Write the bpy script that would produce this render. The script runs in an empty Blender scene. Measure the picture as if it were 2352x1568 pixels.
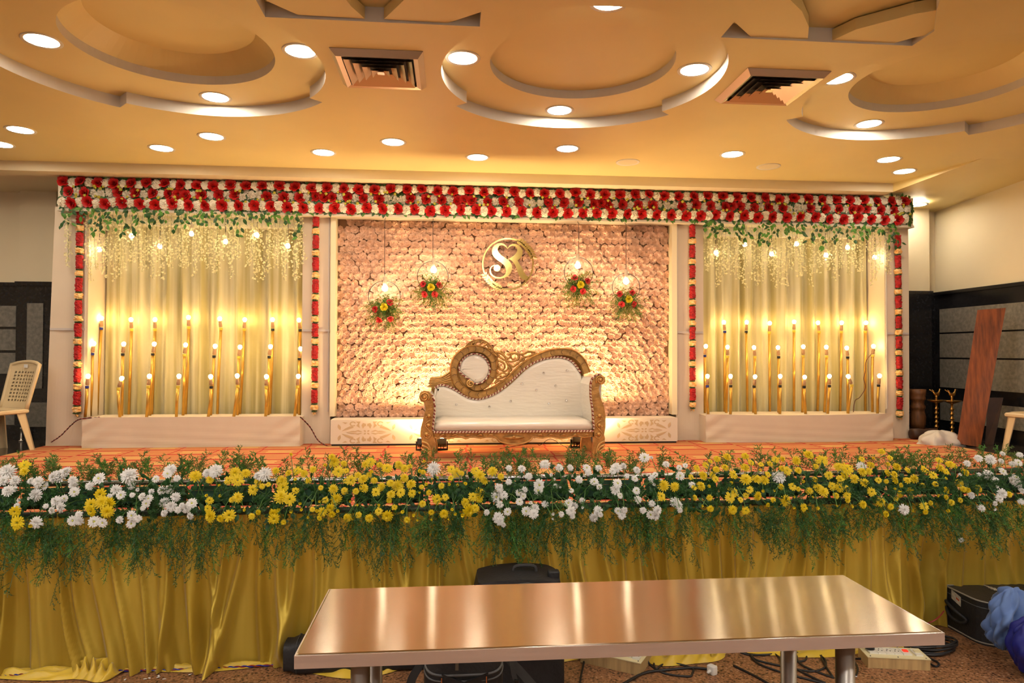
import bpy, math, random
from mathutils import Vector, Matrix, Euler
from mathutils.geometry import tessellate_polygon, delaunay_2d_cdt
random.seed(7)
R = math.radians
scene = bpy.context.scene
COL = scene.collection

# ------------------------------------------------------------------ camera
CAM = Vector((0.0, 0.0, 1.65))
YAW, PITCH, ROLL, F = R(5.044), R(0.92), R(0.148), 1568.0
_fw = Vector((math.sin(YAW) * math.cos(PITCH), math.cos(YAW) * math.cos(PITCH), math.sin(PITCH)))
_r0 = Vector((math.cos(YAW), -math.sin(YAW), 0))
_u0 = _r0.cross(_fw)
_rt = math.cos(ROLL) * _r0 + math.sin(ROLL) * _u0
_up = -math.sin(ROLL) * _r0 + math.cos(ROLL) * _u0
cam_data = bpy.data.cameras.new('camera')
cam_data.sensor_width = 36.0
cam_data.lens = F / 2352 * 36
cam_data.clip_start = 0.05
cam = bpy.data.objects.new('camera', cam_data)
COL.objects.link(cam)
cam.matrix_world = Matrix(((_rt.x, _up.x, -_fw.x, CAM.x), (_rt.y, _up.y, -_fw.y, CAM.y), (_rt.z, _up.z, -_fw.z, CAM.z), (0, 0, 0, 1)))
scene.camera = cam

# ------------------------------------------------------------------ light levels, exposure
world = bpy.data.worlds.new('hall_ambient')
scene.world = world
world.use_nodes = True
world.node_tree.nodes['Background'].inputs[0].default_value = (1.0, 0.88, 0.72, 1)
world.node_tree.nodes['Background'].inputs[1].default_value = 0.0
scene.view_settings.view_transform = 'Standard'
scene.view_settings.look = 'None'
scene.view_settings.gamma = 1.0
scene.view_settings.use_curve_mapping = False
scene.view_settings.exposure = 0.68
scene.cycles.use_light_tree = False
scene.cycles.max_bounces = 5
scene.cycles.adaptive_threshold = 0.08
scene.cycles.diffuse_bounces = 2
scene.cycles.glossy_bounces = 3
scene.cycles.transmission_bounces = 2
scene.cycles.caustics_reflective = False
scene.cycles.caustics_refractive = False
E_DOWN = 47.0       # ceiling downlight diffusers
E_POLE = 42.0       # pole bulbs
E_HANG = 30.0       # small hanging bulbs
E_PEND = 34.0       # ring pendant bulbs
E_FLOOD = 24.0      # two floodlights behind the sofa, watts
E_HALL = 132.0      # unseen lamps added over the audience floor for front light
C_HALL = (1.0, 0.95, 0.88)
C_WARM = (1.0, 0.66, 0.24)
C_COOL = (1.0, 0.88, 0.70)
C_FLOOD = (1.0, 0.70, 0.34)

def ray(px, py):
    return (px - 1176) * _rt - (py - 784) * _up + F * _fw
def P(px, py, Y):                       # point of the photograph at the depth Y
    d = ray(px, py); t = (Y - CAM.y) / d.y
    return CAM + d * t
def PZ(px, py, z):                      # point of the photograph at the height z
    d = ray(px, py); t = (z - CAM.z) / d.z
    return CAM + d * t
def U(Y): return Y / F                  # metres per pixel at the depth Y

# ------------------------------------------------------------------ materials
MATS = {}
def mat(name, col, rough=0.6, metal=0.0, var=0.0, scale=8.0, bump=0.0, bscale=40.0, emit=None, estr=0.0, coat=0.0, sheen=0.0, trans=0.0, sss=0.0, stretch=None, spec=0.5, col2=None, thresh=None):
    if name in MATS: return MATS[name]
    m = bpy.data.materials.new(name); m.use_nodes = True
    nt = m.node_tree; b = nt.nodes['Principled BSDF']
    c = (*col, 1)
    b.inputs['Base Color'].default_value = c
    b.inputs['Roughness'].default_value = rough
    b.inputs['Metallic'].default_value = metal
    b.inputs['Specular IOR Level'].default_value = spec
    if coat: b.inputs['Coat Weight'].default_value = coat; b.inputs['Coat Roughness'].default_value = 0.12
    if sheen: b.inputs['Sheen Weight'].default_value = sheen; b.inputs['Sheen Roughness'].default_value = 0.4
    if sss: b.inputs['Subsurface Weight'].default_value = sss; b.inputs['Subsurface Radius'].default_value = (0.02, 0.012, 0.006)
    if emit: b.inputs['Emission Color'].default_value = (*emit, 1); b.inputs['Emission Strength'].default_value = estr
    tc = nt.nodes.new('ShaderNodeTexCoord'); src = tc.outputs['Object']
    if stretch:
        mp = nt.nodes.new('ShaderNodeMapping'); mp.inputs['Scale'].default_value = stretch
        nt.links.new(src, mp.inputs['Vector']); src = mp.outputs['Vector']
    if var or col2:
        n = nt.nodes.new('ShaderNodeTexNoise'); n.inputs['Scale'].default_value = scale; n.inputs['Detail'].default_value = 3
        nt.links.new(src, n.inputs['Vector'])
        r = nt.nodes.new('ShaderNodeValToRGB')
        if col2:
            lo, hi = thresh or (0.4, 0.6)
            r.color_ramp.elements[0].position = lo; r.color_ramp.elements[1].position = hi
            r.color_ramp.elements[0].color = c; r.color_ramp.elements[1].color = (*col2, 1)
        else:
            r.color_ramp.elements[0].position = 0.3; r.color_ramp.elements[1].position = 0.7
            r.color_ramp.elements[0].color = (*[x * (1 - var) for x in col], 1)
            r.color_ramp.elements[1].color = (*[min(1, x * (1 + var)) for x in col], 1)
        nt.links.new(n.outputs['Fac'], r.inputs['Fac']); nt.links.new(r.outputs['Color'], b.inputs['Base Color'])
    if bump:
        n2 = nt.nodes.new('ShaderNodeTexNoise'); n2.inputs['Scale'].default_value = bscale; n2.inputs['Detail'].default_value = 2
        nt.links.new(src, n2.inputs['Vector'])
        bp = nt.nodes.new('ShaderNodeBump'); bp.inputs['Strength'].default_value = bump; bp.inputs['Distance'].default_value = 0.01
        nt.links.new(n2.outputs['Fac'], bp.inputs['Height']); nt.links.new(bp.outputs['Normal'], b.inputs['Normal'])
    if trans:
        t = nt.nodes.new('ShaderNodeBsdfTranslucent'); t.inputs['Color'].default_value = c
        mx = nt.nodes.new('ShaderNodeMixShader'); mx.inputs[0].default_value = trans
        out = nt.nodes['Material Output']
        nt.links.new(b.outputs[0], mx.inputs[1]); nt.links.new(t.outputs[0], mx.inputs[2]); nt.links.new(mx.outputs[0], out.inputs['Surface'])
    MATS[name] = m
    return m

def nodes(name):                        # a bare material and the few things needed to wire it
    m = bpy.data.materials.new(name); m.use_nodes = True
    return m, m.node_tree, m.node_tree.nodes['Principled BSDF'], m.node_tree.links.new

# ------------------------------------------------------------------ mesh building
WLOC = {}
class MB:
    def __init__(s): s.v = []; s.f = []; s.m = []; s.cur = 0
    def add(s, vs, fs):
        o = len(s.v); s.v += [Vector(x) for x in vs]
        for f in fs: s.f.append([i + o for i in f]); s.m.append(s.cur)
    def box(s, c, d, M=None):
        x, y, z = d[0] / 2, d[1] / 2, d[2] / 2
        vs = [Vector((sx * x, sy * y, sz * z)) for sz in (-1, 1) for sy in (-1, 1) for sx in (-1, 1)]
        if M is not None: vs = [M @ v for v in vs]
        s.add([v + Vector(c) for v in vs], [(0, 2, 3, 1), (4, 5, 7, 6), (0, 1, 5, 4), (2, 6, 7, 3), (0, 4, 6, 2), (1, 3, 7, 5)])
    def bx(s, x0, x1, y0, y1, z0, z1): s.box(((x0 + x1) / 2, (y0 + y1) / 2, (z0 + z1) / 2), (abs(x1 - x0), abs(y1 - y0), abs(z1 - z0)))
    def rbox(s, c, d, r=0.02, M=None, n=3):        # box with rounded vertical edges and softened rims
        x, y, z = d[0] / 2, d[1] / 2, d[2] / 2; r = min(r, x * .99, y * .99, z * .99)
        def ring(ins, zz):
            o = []
            for qx, qy, a0 in ((1, 1, 0), (-1, 1, 90), (-1, -1, 180), (1, -1, 270)):
                for k in range(n + 1):
                    a = R(a0 + 90 * k / n); rr = r - ins
                    o.append(Vector((qx * (x - r) + rr * math.cos(a), qy * (y - r) + rr * math.sin(a), zz)))
            return o
        e = r * .6; rings = [ring(e, -z), ring(e * .3, -z + e * .3), ring(0, -z + e), ring(0, z - e), ring(e * .3, z - e * .3), ring(e, z)]
        m = len(rings[0]); vs = [v for q in rings for v in q]
        if M is not None: vs = [M @ v for v in vs]
        fs = [(k * m + i, k * m + (i + 1) % m, (k + 1) * m + (i + 1) % m, (k + 1) * m + i) for k in range(5) for i in range(m)]
        fs += [tuple(reversed(range(m))), tuple(5 * m + i for i in range(m))]
        s.add([v + Vector(c) for v in vs], fs)
    def tube(s, pts, r, n=6, cap=True, flat=None):
        pts = [Vector(p) for p in pts]
        if len(pts) < 2: return
        rs = r if isinstance(r, (list, tuple)) else [r] * len(pts)
        vs = []; t0 = (pts[1] - pts[0]).normalized()
        a = t0.orthogonal().normalized() if flat is None else (Vector(flat) - t0 * t0.dot(Vector(flat))).normalized()
        for i, p in enumerate(pts):
            t = (pts[min(i + 1, len(pts) - 1)] - pts[max(i - 1, 0)])
            t = t.normalized() if t.length > 1e-9 else t0
            a = a - t * a.dot(t)
            a = a.normalized() if a.length > 1e-6 else t.orthogonal().normalized()
            b = t.cross(a)
            for k in range(n):
                g = 2 * math.pi * k / n
                vs.append(p + (a * math.cos(g) + b * math.sin(g)) * rs[i])
        L = len(pts)
        fs = [(i * n + k, i * n + (k + 1) % n, (i + 1) * n + (k + 1) % n, (i + 1) * n + k) for i in range(L - 1) for k in range(n)]
        if cap: fs += [tuple(reversed(range(n))), tuple((L - 1) * n + k for k in range(n))]
        s.add(vs, fs)
    def lathe(s, prof, o=(0, 0, 0), n=16, M=None, cap=True):
        vs = []
        for r, z in prof:
            for k in range(n):
                a = 2 * math.pi * k / n; vs.append(Vector((r * math.cos(a), r * math.sin(a), z)))
        if M is not None: vs = [M @ v for v in vs]
        L = len(prof)
        fs = [(i * n + k, i * n + (k + 1) % n, (i + 1) * n + (k + 1) % n, (i + 1) * n + k) for i in range(L - 1) for k in range(n)]
        if cap: fs += [tuple(reversed(range(n))), tuple((L - 1) * n + k for k in range(n))]
        s.add([v + Vector(o) for v in vs], fs)
    def ball(s, c, r, n=10, m=6, sz=1.0, M=None):
        s.lathe([(max(1e-4, r * math.sin(math.pi * i / m)), -r * sz * math.cos(math.pi * i / m)) for i in range(m + 1)], c, n, M, cap=False)
    def prism(s, pts, depth, holes=()):            # pts 3D outline, extruded by the vector depth
        loops = [[Vector(p) for p in pts]] + [[Vector(p) for p in h] for h in holes]
        depth = Vector(depth); tris = tessellate_polygon(loops)
        allp = [p for l in loops for p in l]; n = len(allp)
        fs = [tuple(t) for t in tris] + [tuple(n + i for i in reversed(t)) for t in tris]
        o = 0
        for l in loops:
            k = len(l); fs += [(o + i, o + (i + 1) % k, n + o + (i + 1) % k, n + o + i) for i in range(k)]; o += k
        s.add(allp + [p + depth for p in allp], fs)
    def sheet(s, fn, nu, nv):                      # fn(u, v) -> point
        vs = [fn(i / nu, j / nv) for j in range(nv + 1) for i in range(nu + 1)]
        w = nu + 1
        s.add(vs, [(j * w + i, j * w + i + 1, (j + 1) * w + i + 1, (j + 1) * w + i) for j in range(nv) for i in range(nu)])
    def merge(s, other, M=None):
        o = len(s.v); s.v += [M @ v if M is not None else v.copy() for v in other.v]
        for f, m in zip(other.f, other.m): s.f.append([i + o for i in f]); s.m.append(m)
    def mesh(s, name, mats, smooth=False, off=None):
        me = bpy.data.meshes.new(name)
        o = off or Vector()
        me.from_pydata([tuple(v - o) for v in s.v], [], s.f)
        mats = mats if isinstance(mats, (list, tuple)) else [mats]
        for m in mats: me.materials.append(m)
        if len(mats) > 1: me.polygons.foreach_set('material_index', s.m)
        if smooth: me.polygons.foreach_set('use_smooth', [True] * len(me.polygons))
        import bmesh
        bm = bmesh.new(); bm.from_mesh(me); bmesh.ops.recalc_face_normals(bm, faces=bm.faces); bm.to_mesh(me); bm.free()
        me.update()
        return me
    def build(s, name, mats, parent=None, smooth=False, local=False, kind=None):
        off = None
        if parent is not None and not local: off = WLOC[parent.name]
        loc = Vector()
        if parent is None and s.v:
            xs = [v.x for v in s.v]; ys = [v.y for v in s.v]
            off = loc = Vector(((min(xs) + max(xs)) / 2, (min(ys) + max(ys)) / 2, min(v.z for v in s.v)))
        me = s.mesh(name, mats, smooth, off)
        o = bpy.data.objects.new(name, me); COL.objects.link(o)
        o.location = loc
        WLOC[o.name] = (WLOC[parent.name].copy() if parent is not None else loc.copy())
        if parent is not None: o.parent = parent
        if kind: o['kind'] = kind
        return o
def tag(o, label=None, cat=None, group=None, kind=None):
    if label: o['label'] = label
    if cat: o['category'] = cat
    if group: o['group'] = group
    if kind: o['kind'] = kind
    return o
def thing(name, label, cat, loc=(0, 0, 0), group=None, rz=0.0, kind=None):
    o = bpy.data.objects.new(name, None); COL.objects.link(o)
    o.empty_display_size = 0.05
    o.location = loc; o.rotation_euler = (0, 0, rz); WLOC[o.name] = Vector(loc)
    return tag(o, label, cat, group, kind)
def struct(name, mb, m, smooth=False, label=None):
    o = mb.build(name, m, smooth=smooth); o['kind'] = 'structure'
    if label: o['label'] = label
    return o
def inst(name, me, parent, M):
    o = bpy.data.objects.new(name, me); COL.objects.link(o)
    if parent is not None:
        o.parent = parent; M = Matrix.Translation(-WLOC[parent.name]) @ M
    o.matrix_local = M
    return o
def aim(loc, d, r, spin=0.0, flat=1.0):            # local +Z towards d
    q = Vector(d).normalized().to_track_quat('Z', 'Y').to_matrix().to_4x4()
    return Matrix.Translation(loc) @ q @ Matrix.Rotation(spin, 4, 'Z') @ Matrix.Diagonal((r, r, r * flat, 1))
def rnd(a, b): return random.uniform(a, b)
ORD = ['first', 'second', 'third', 'fourth', 'fifth', 'sixth', 'seventh', 'eighth', 'ninth', 'tenth', 'eleventh', 'twelfth']
def smoothpath(pts, k=4):                          # Catmull-Rom through the points
    pts = [Vector(p) for p in pts]; o = []
    for i in range(len(pts) - 1):
        p0, p1, p2, p3 = pts[max(i - 1, 0)], pts[i], pts[i + 1], pts[min(i + 2, len(pts) - 1)]
        for j in range(k):
            t = j / k
            o.append(0.5 * ((2 * p1) + (p2 - p0) * t + (2 * p0 - 5 * p1 + 4 * p2 - p3) * t * t + (3 * p1 - p0 - 3 * p2 + p3) * t ** 3))
    o.append(pts[-1]); return o
def spiral(c, r0, r1, a0, turns, n, plane='xz'):
    o = []
    for i in range(n + 1):
        t = i / n; r = r0 + (r1 - r0) * t; a = a0 + turns * 2 * math.pi * t
        o.append(Vector(c) + Vector((r * math.cos(a), 0, r * math.sin(a))))
    return o
# ------------------------------------------------------------------ the room
ZS, ZC, ZSOF, YB, XR = 0.63, 3.60, 3.50, 8.40, 6.30      # stage, ceiling, soffit, back wall, right wall
Y_STAGE, Y_SKIRT = 3.98, 3.78
M_CEIL = mat('ceiling_paint', (0.82, 0.66, 0.30), 0.42, var=0.03, scale=1.5)
M_CEILF = mat('cool_lit_ceiling_edge', (0.74, 0.70, 0.64), 0.5, var=0.03, scale=2)  # riser faces coloured greyer for the cooler light falling on them
M_WALL = mat('cream_wall_paint', (0.84, 0.72, 0.50), 0.6, var=0.03, scale=1.2)
M_BLACK = mat('black_granite', (0.012, 0.012, 0.014), 0.18, var=0.5, scale=30)
M_STONE = mat('grey_stone', (0.20, 0.185, 0.155), 0.75, var=0.25, scale=25, bump=0.5, bscale=60)
M_DFLOOR = mat('dark_polished_granite', (0.05, 0.042, 0.035), 0.16, var=0.4, scale=20)
M_WOOD = mat('red_brown_wood', (0.27, 0.068, 0.012), 0.45, var=0.45, scale=6, stretch=(6, 6, 0.6))
M_STEELP = mat('steel_pipe', (0.6, 0.6, 0.6), 0.25, 1.0)

# hall floor: speckled terrazzo
m, nt, b, L = nodes('speckled_granite_floor')
tc = nt.nodes.new('ShaderNodeTexCoord'); n1 = nt.nodes.new('ShaderNodeTexNoise'); n1.inputs['Scale'].default_value = 85; n1.inputs['Detail'].default_value = 3
n2 = nt.nodes.new('ShaderNodeTexNoise'); n2.inputs['Scale'].default_value = 9; n2.inputs['Detail'].default_value = 3
r1 = nt.nodes.new('ShaderNodeValToRGB'); e = r1.color_ramp.elements
e[0].position = 0.34; e[0].color = (0.035, 0.022, 0.014, 1); e[1].position = 0.47; e[1].color = (0.30, 0.155, 0.075, 1)
x = e.new(0.60); x.color = (0.37, 0.19, 0.09, 1); x = e.new(0.70); x.color = (0.52, 0.38, 0.24, 1)
r2 = nt.nodes.new('ShaderNodeValToRGB'); r2.color_ramp.elements[0].color = (0.75, 0.68, 0.62, 1); r2.color_ramp.elements[1].color = (1.1, 0.95, 0.85, 1)
mx = nt.nodes.new('ShaderNodeMix'); mx.data_type = 'RGBA'; mx.blend_type = 'MULTIPLY'; mx.inputs[0].default_value = 1
L(tc.outputs['Object'], n1.inputs['Vector']); L(tc.outputs['Object'], n2.inputs['Vector'])
L(n1.outputs['Fac'], r1.inputs['Fac']); L(n2.outputs['Fac'], r2.inputs['Fac'])
L(r1.outputs['Color'], mx.inputs[6]); L(r2.outputs['Color'], mx.inputs[7]); L(mx.outputs[2], b.inputs['Base Color']); b.inputs['Roughness'].default_value = 0.45
M_FLOOR = m

mb = MB(); mb.bx(-9, XR + 0.3, -4, Y_STAGE + .3, -0.1, 0); struct('floor', mb, M_FLOOR, label='speckled brown granite hall floor')
mb = MB(); mb.bx(-9, XR + 0.2, Y_STAGE, YB + .2, 0.0, ZS); struct('floor_stage', mb, M_DFLOOR, label='raised stage platform of dark polished stone')

# walls with stone-panelled wainscot
ZW = 2.42
def wall(name, axis, a0, a1, at, zt, panels, label):
    w = MB()
    if axis == 'x': w.bx(a0, a1, at, at + .15, ZS, zt)
    else: w.bx(at, at + .15, a0, a1, ZS, zt)
    o = struct(name, w, M_WALL, label=label)
    g = MB()
    def slab(mb, u0, u1, z0, z1, t):
        if axis == 'x': mb.bx(u0, u1, at - t, at + .01, z0, z1)
        else: mb.bx(at - t, at + .01, u0, u1, z0, z1)
    slab(g, a0, a1, ZS, ZW, .02)
    cap = MB(); slab(cap, a0, a1, ZW - .015, ZW + .025, .045)
    d = g.build('wainscot', M_BLACK, o); d['label'] = 'black granite wainscot'
    cap.build('wainscot_cap', M_BLACK, o)
    for (u0, u1, z0, z1, t) in panels:
        q = MB(); slab(q, u0, u1, z0, z1, t); q.build('stone_block', M_STONE, o)
    return o
pan = []; xe = P(36, 760, 8.365).x
for (u0, u1) in ((-9, -7.3), (-7.2, xe - .95), (xe - .92, xe)):
    for k in range(3): za = P(20, 858 - 54 * k, 8.365).z; zb = P(20, 808 - 54 * k + 2, 8.365).z; pan.append((u0, u1, za, zb, .035))
    pan.append((u0, u1, .80, 1.08, .035))
pan += [(5.2, 5.78, z0, z1, .035) for z0, z1 in ((1.28, 1.58), (1.60, 1.88), (1.90, 2.18), (.82, 1.1))]
wall('wall_back', 'x', -9, XR + .15, YB, 3.9, pan, 'cream back wall with black and grey stone wainscot')
pan = []
for (u0, u1) in ((6.55, 8.28),):
    for (z0, z1) in ((1.22, 1.58), (1.60, 1.90), (1.92, 2.22), (.80, 1.06)): pan.append((u0, u1, z0, z1, .035))
wall('wall_right', 'y', 6.3, YB, XR, 3.9, pan, 'cream right wall with black and grey stone wainscot')
# pilasters beside the backdrop
for nm, (x0, x1, y0, y1) in (('pillar_right', (5.80, 6.12, 8.26, YB)), ('pillar_left', (P(38, 800, 8.30).x, P(122, 800, 8.30).x, 8.32, YB))):
    w = MB(); w.bx(x0, x1, y0, YB + .01, ZW, 3.9); o = struct(nm, w, M_WALL, label='cream pilaster over black granite ' + ('right' if 'right' in nm else 'left') + ' of the backdrop')
    w = MB(); w.bx(x0 - .01, x1 + .01, y0 - .02, YB, ZS, ZW); w.bx(x0 - .02, x1 + .02, y0 - .04, YB, ZW - .015, ZW + .03); w.build('granite_facing', M_BLACK, o)
    if 'left' in nm:
        w = MB(); w.bx(P(61, 800, 8.29).x, P(98, 800, 8.29).x, y0 - .032, y0, P(80, 892, 8.29).z, P(80, 696, 8.29).z); w.build('stone_block', M_STONE, o)
        w = MB(); w.bx(P(61, 800, 8.29).x, P(118, 800, 8.29).x, y0 - .032, y0, P(80, 980, 8.29).z, P(80, 924, 8.29).z); w.build('stone_block', M_STONE, o)
# door on the right wall
mb = MB(); d0 = P(2341, 590, 6.35)
mb.bx(XR - .05, XR + .08, 6.16, 6.34, ZS, 2.88); mb.bx(XR - .05, XR + .08, 4.9, 6.16, 2.78, 2.88)
dr = struct('door_1', mb, M_WOOD, label='brown wooden door frame at the right wall')
mb = MB(); mb.bx(XR, XR + .05, 4.9, 6.17, ZS, 2.79); mb.build('door_leaf', M_WOOD, dr)
mb = MB(); mb.bx(XR, XR + .15, -4, 6.18, 2.88, 3.9); mb.bx(XR, XR + .15, -4, 4.9, ZS - .63, 2.9)
struct('wall_right_front', mb, M_WALL)

mb = MB(); mb.bx(-9.15, -9, -4, YB + .15, 0, 3.9); struct('wall_left', mb, M_WALL, label='cream left wall of the hall')
mb = MB(); mb.bx(-9.15, XR + .15, -4.15, -4, 0, 3.9); struct('wall_front', mb, mat('pale_grey_reflecting_wall', (.80, .81, .82), .6, var=.03, scale=1.2), label='unseen pale grey wall at the audience end of the hall')  # unseen wall, greyed so that the table edge reflects a neutral tone
# ---- ceiling with stepped round coffers
CIRC = [(Vector((-1.87, 4.72)), [(38.5, 128, 1.10), (128, 200, 1.24)], .99, 0),
        (Vector((0.91, 4.74)), [(38.5, 143, 1.10)], .99, 1),
        (Vector((3.68, 4.79)), [(44, 143, 1.12), (-20, 44, 1.27)], .99, 2)]
ZR, ZL, ZT = 3.69, 3.755, 3.87
def ring_outline(c, secs, r0, n=120):
    o = []
    last = None
    for i in range(n):
        a = 360 * i / n - 90; rr = r0
        for a0, a1, q in secs:
            if a0 <= a <= a1: rr = q
        if last is not None and abs(rr - last) > .01: o.append(Vector((c.x + last * math.cos(R(a - .5)), c.y + last * math.sin(R(a - .5)))))
        o.append(Vector((c.x + rr * math.cos(R(a)), c.y + rr * math.sin(R(a)))))
        last = rr
    return o
def circ(c, r, n=72): return [Vector((c.x + r * math.cos(2 * math.pi * i / n), c.y + r * math.sin(2 * math.pi * i / n))) for i in range(n)]
# coffers between the circles, nearer the camera
def coffer(xc):
    pl = P; L_ = []
    a, b_ = xc - .65, xc + .60
    o = [Vector((a, 4.06)), Vector((a, 3.86))]
    for t in (0, .25, .5, .75, 1): o.append(Vector((a + .42 * math.sin(t * 1.5), 3.86 - .9 * t)))
    o2 = []
    for t in (1, .75, .5, .25, 0): o2.append(Vector((b_ - .42 * math.sin(t * 1.5), 3.86 - .9 * t)))
    return o + o2 + [Vector((b_, 4.06))]
COFF = [coffer(-0.44), coffer(2.30), coffer(5.02), coffer(-3.2)]
outl = [ring_outline(c, s, r) for c, s, r, k in CIRC]
def face(mb, loops, z):
    l3 = [[Vector((p.x, p.y, z)) for p in l] for l in loops]
    t = tessellate_polygon(l3); allp = [p for l in l3 for p in l]
    mb.add(allp, [tuple(x) for x in t])
def riser(mb, loop, z0, z1):
    n = len(loop)
    mb.add([Vector((p.x, p.y, z0)) for p in loop] + [Vector((p.x, p.y, z1)) for p in loop], [(i, (i + 1) % n, n + (i + 1) % n, n + i) for i in range(n)])
def recess_loop(z): pass
YSF = 7.38
XSR = 5.03
mb = MB(); ed = MB()
main = [Vector((-9, -4)), Vector((XR + .1, -4)), Vector((XR + .1, 6.35)), Vector((5.27, 6.35)), Vector((XSR + .02, YSF)), Vector((-9, YSF))]
face(mb, [main] + outl + COFF, ZC)
for (c, s, r, k), o in zip(CIRC, outl):
    riser(ed, o, ZC, ZR); inner = circ(c, .65)
    face(mb, [o, inner], ZR)
    riser(ed, inner, ZR, ZL)
    if k == 1: face(mb, [inner], ZL)
    else:
        top = circ(c, .52); n = len(top)
        mb.add([Vector((p.x, p.y, ZL)) for p in inner] + [Vector((p.x, p.y, ZT)) for p in top], [(i, (i + 1) % n, n + (i + 1) % n, n + i) for i in range(n)])
        face(mb, [top], ZT)
for o in COFF:
    riser(ed, o, ZC, ZC + .09); face(mb, [o], ZC + .09)
mb.box((0, 2, ZT + .12), (20, 20, .05))
ceil_o = struct('ceiling', mb, M_CEIL, label='cream ceiling with stepped round coffers')
ed.build('coffer_edge', M_CEILF, ceil_o)
# hanging curved panels inside the coffers
for o in ([(684, 34), (838, 43), (806, 14), (780, -20), (700, -60), (540, -60), (614, 3)], [(882, 44), (1028, 53), (1104, 28), (1180, -10), (1160, -60), (1000, -60), (930, -2)],
          [(1724, 84), (1855, 94), (1858, 62), (1842, 26), (1815, 0), (1780, -50), (1560, -50), (1680, 44)], [(1894, 101), (2026, 107), (2100, 86), (2250, 58), (2420, 40), (2500, 10), (2420, -14), (2260, 6), (2100, 32), (1965, 68)]):
    q = MB(); q.prism([PZ(x, y, ZC + .012) for x, y in o], (0, 0, .07)); q.build('ceiling_panel', M_CEIL, ceil_o)
# soffit round the stage
mb = MB(); mb.bx(-9, XSR, YSF, YB + .02, ZSOF, ZC + .08)
sf = struct('trim_soffit', mb, M_WALL, label='lowered soffit band above the backdrop')
mb = MB()
a = [Vector((XSR, YSF, ZSOF)), Vector((XSR, YB + .1, ZSOF)), Vector((XR + .1, YB + .1, ZSOF)), Vector((XR + .1, 6.35, ZC)), Vector((5.27, 6.35, ZC))]
mb.add(a + [p + Vector((0, 0, .2)) for p in a], [(0, 1, 2, 3, 4), (9, 8, 7, 6, 5), (0, 5, 6, 1), (1, 6, 7, 2), (2, 7, 8, 3), (3, 8, 9, 4), (4, 9, 5, 0)])
struct('trim_soffit_corner', mb, M_CEIL)

# ---- downlights
M_DIFF = mat('lamp_diffuser', (1, 1, 1), 0.4, emit=C_COOL, estr=E_DOWN)
M_TRIM = mat('white_lamp_trim', (0.82, 0.78, 0.70), 0.4)
M_UNLIT = mat('unlit_diffuser', (0.80, 0.70, 0.48), 0.5)
tr = MB(); tr.lathe([(.095, 0), (.118, -.006), (.122, -.001), (.122, .004), (.095, .004)], n=28, cap=False); ME_TRIM = tr.mesh('trim_ring', M_TRIM, True)
df = MB(); df.lathe([(.001, .001), (.098, .001)], n=28, cap=False); ME_DIFF = df.mesh('diffuser', M_DIFF); 
ME_DIFF0 = df.mesh('diffuser', M_UNLIT)
ME_DIFFH = df.mesh('diffuser', mat('added_lamp_diffuser', (1, 1, 1), 0.4, emit=C_HALL, estr=E_HALL))
LAMPS = [(96, 93, ZR, 'at the left end of the left round coffer'), (690, 117, ZR, 'at the right end of the left round coffer'), (495, 223, ZR, 'at the far side of the left round coffer'),
 (1063, 133, ZR, 'at the left end of the centre round coffer'), (1595, 160, ZR, 'at the right end of the centre round coffer'), (1285, 253, ZR, 'at the far side of the centre round coffer'), (1400, 3, ZR, 'at the near side of the centre round coffer'),
 (1925, 180, ZR, 'half hidden at the left end of the right round coffer'), (1996, 284, ZR, 'at the far side of the right round coffer'),
 (47, 298, ZC, 'leftmost of the nearer row along the stage ceiling'), (486, 313, ZC, 'second from left of the nearer row along the stage'), (903, 326, ZC, 'third from left of the nearer row along the stage'), (1303, 341, ZC, 'fourth from left of the nearer row along the stage'), (1682, 354, ZC, 'fifth from left of the nearer row along the stage'), (2041, 366, ZC, 'sixth from left of the nearer row along the stage'),
 (0, 331, ZC, 'cut by the picture edge, first of the farther row'), (371, 340, ZC, 'second of the farther row, above the left alcove'), (743, 350, ZC, 'third of the farther row along the stage'), (1097, 361, ZC, 'fourth of the farther row, above the flower wall'), (2077, 393, ZC, 'last of the farther row, above the right alcove'),
 (2107, 470, ZSOF, 'under the soffit beside the right end of the valance')]
def downlight(pt, lab, lit=True, grp='recessed round ceiling downlights'):
    t = thing('ceiling_downlight', lab, 'ceiling light', pt, grp)
    inst('trim_ring', ME_TRIM, t, Matrix.Translation(pt)); inst('diffuser', (ME_DIFFH if pt.y < 2.5 else ME_DIFF) if lit else ME_DIFF0, t, Matrix.Translation(pt + Vector((0, 0, -.003))))
for px, py, z, lab in LAMPS:
    p = PZ(px, py, z); 
    if z == ZSOF: p = PZ(px, py, ZSOF - .0)
    downlight(p - Vector((0, 0, .002)), 'lit white downlight ' + lab)
for px, py, w in ((1442, 372, 'third and fourth lit lamps'), (1765, 382, 'right alcove and the lit rows')):
    downlight(PZ(px, py, ZC) - Vector((0, 0, .002)), 'unlit cream downlight ' + ('between the centre lamps of the farther row' if px < 1500 else 'nearer the right end of the farther row'), False, 'unlit ceiling downlights')
# unseen lamps added out of view to brighten the stage front and left wall
for (x, y) in [(x, y) for x in (-5.6, -3.6, -1.87, .91, 3.68, 5.4) for y in (1.9, .2, -1.5, -3.1)] + [(-5.6, 6.4), (-7.2, 6.4), (-6.4, 6.85), (-5.6, 4.7), (-7.4, 4.7), (5.5, 4.8)]:
    downlight(Vector((x, y, ZC - .002)), 'unseen downlight added to brighten the hall and stage', True, 'unseen downlights added for brightness')

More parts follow.
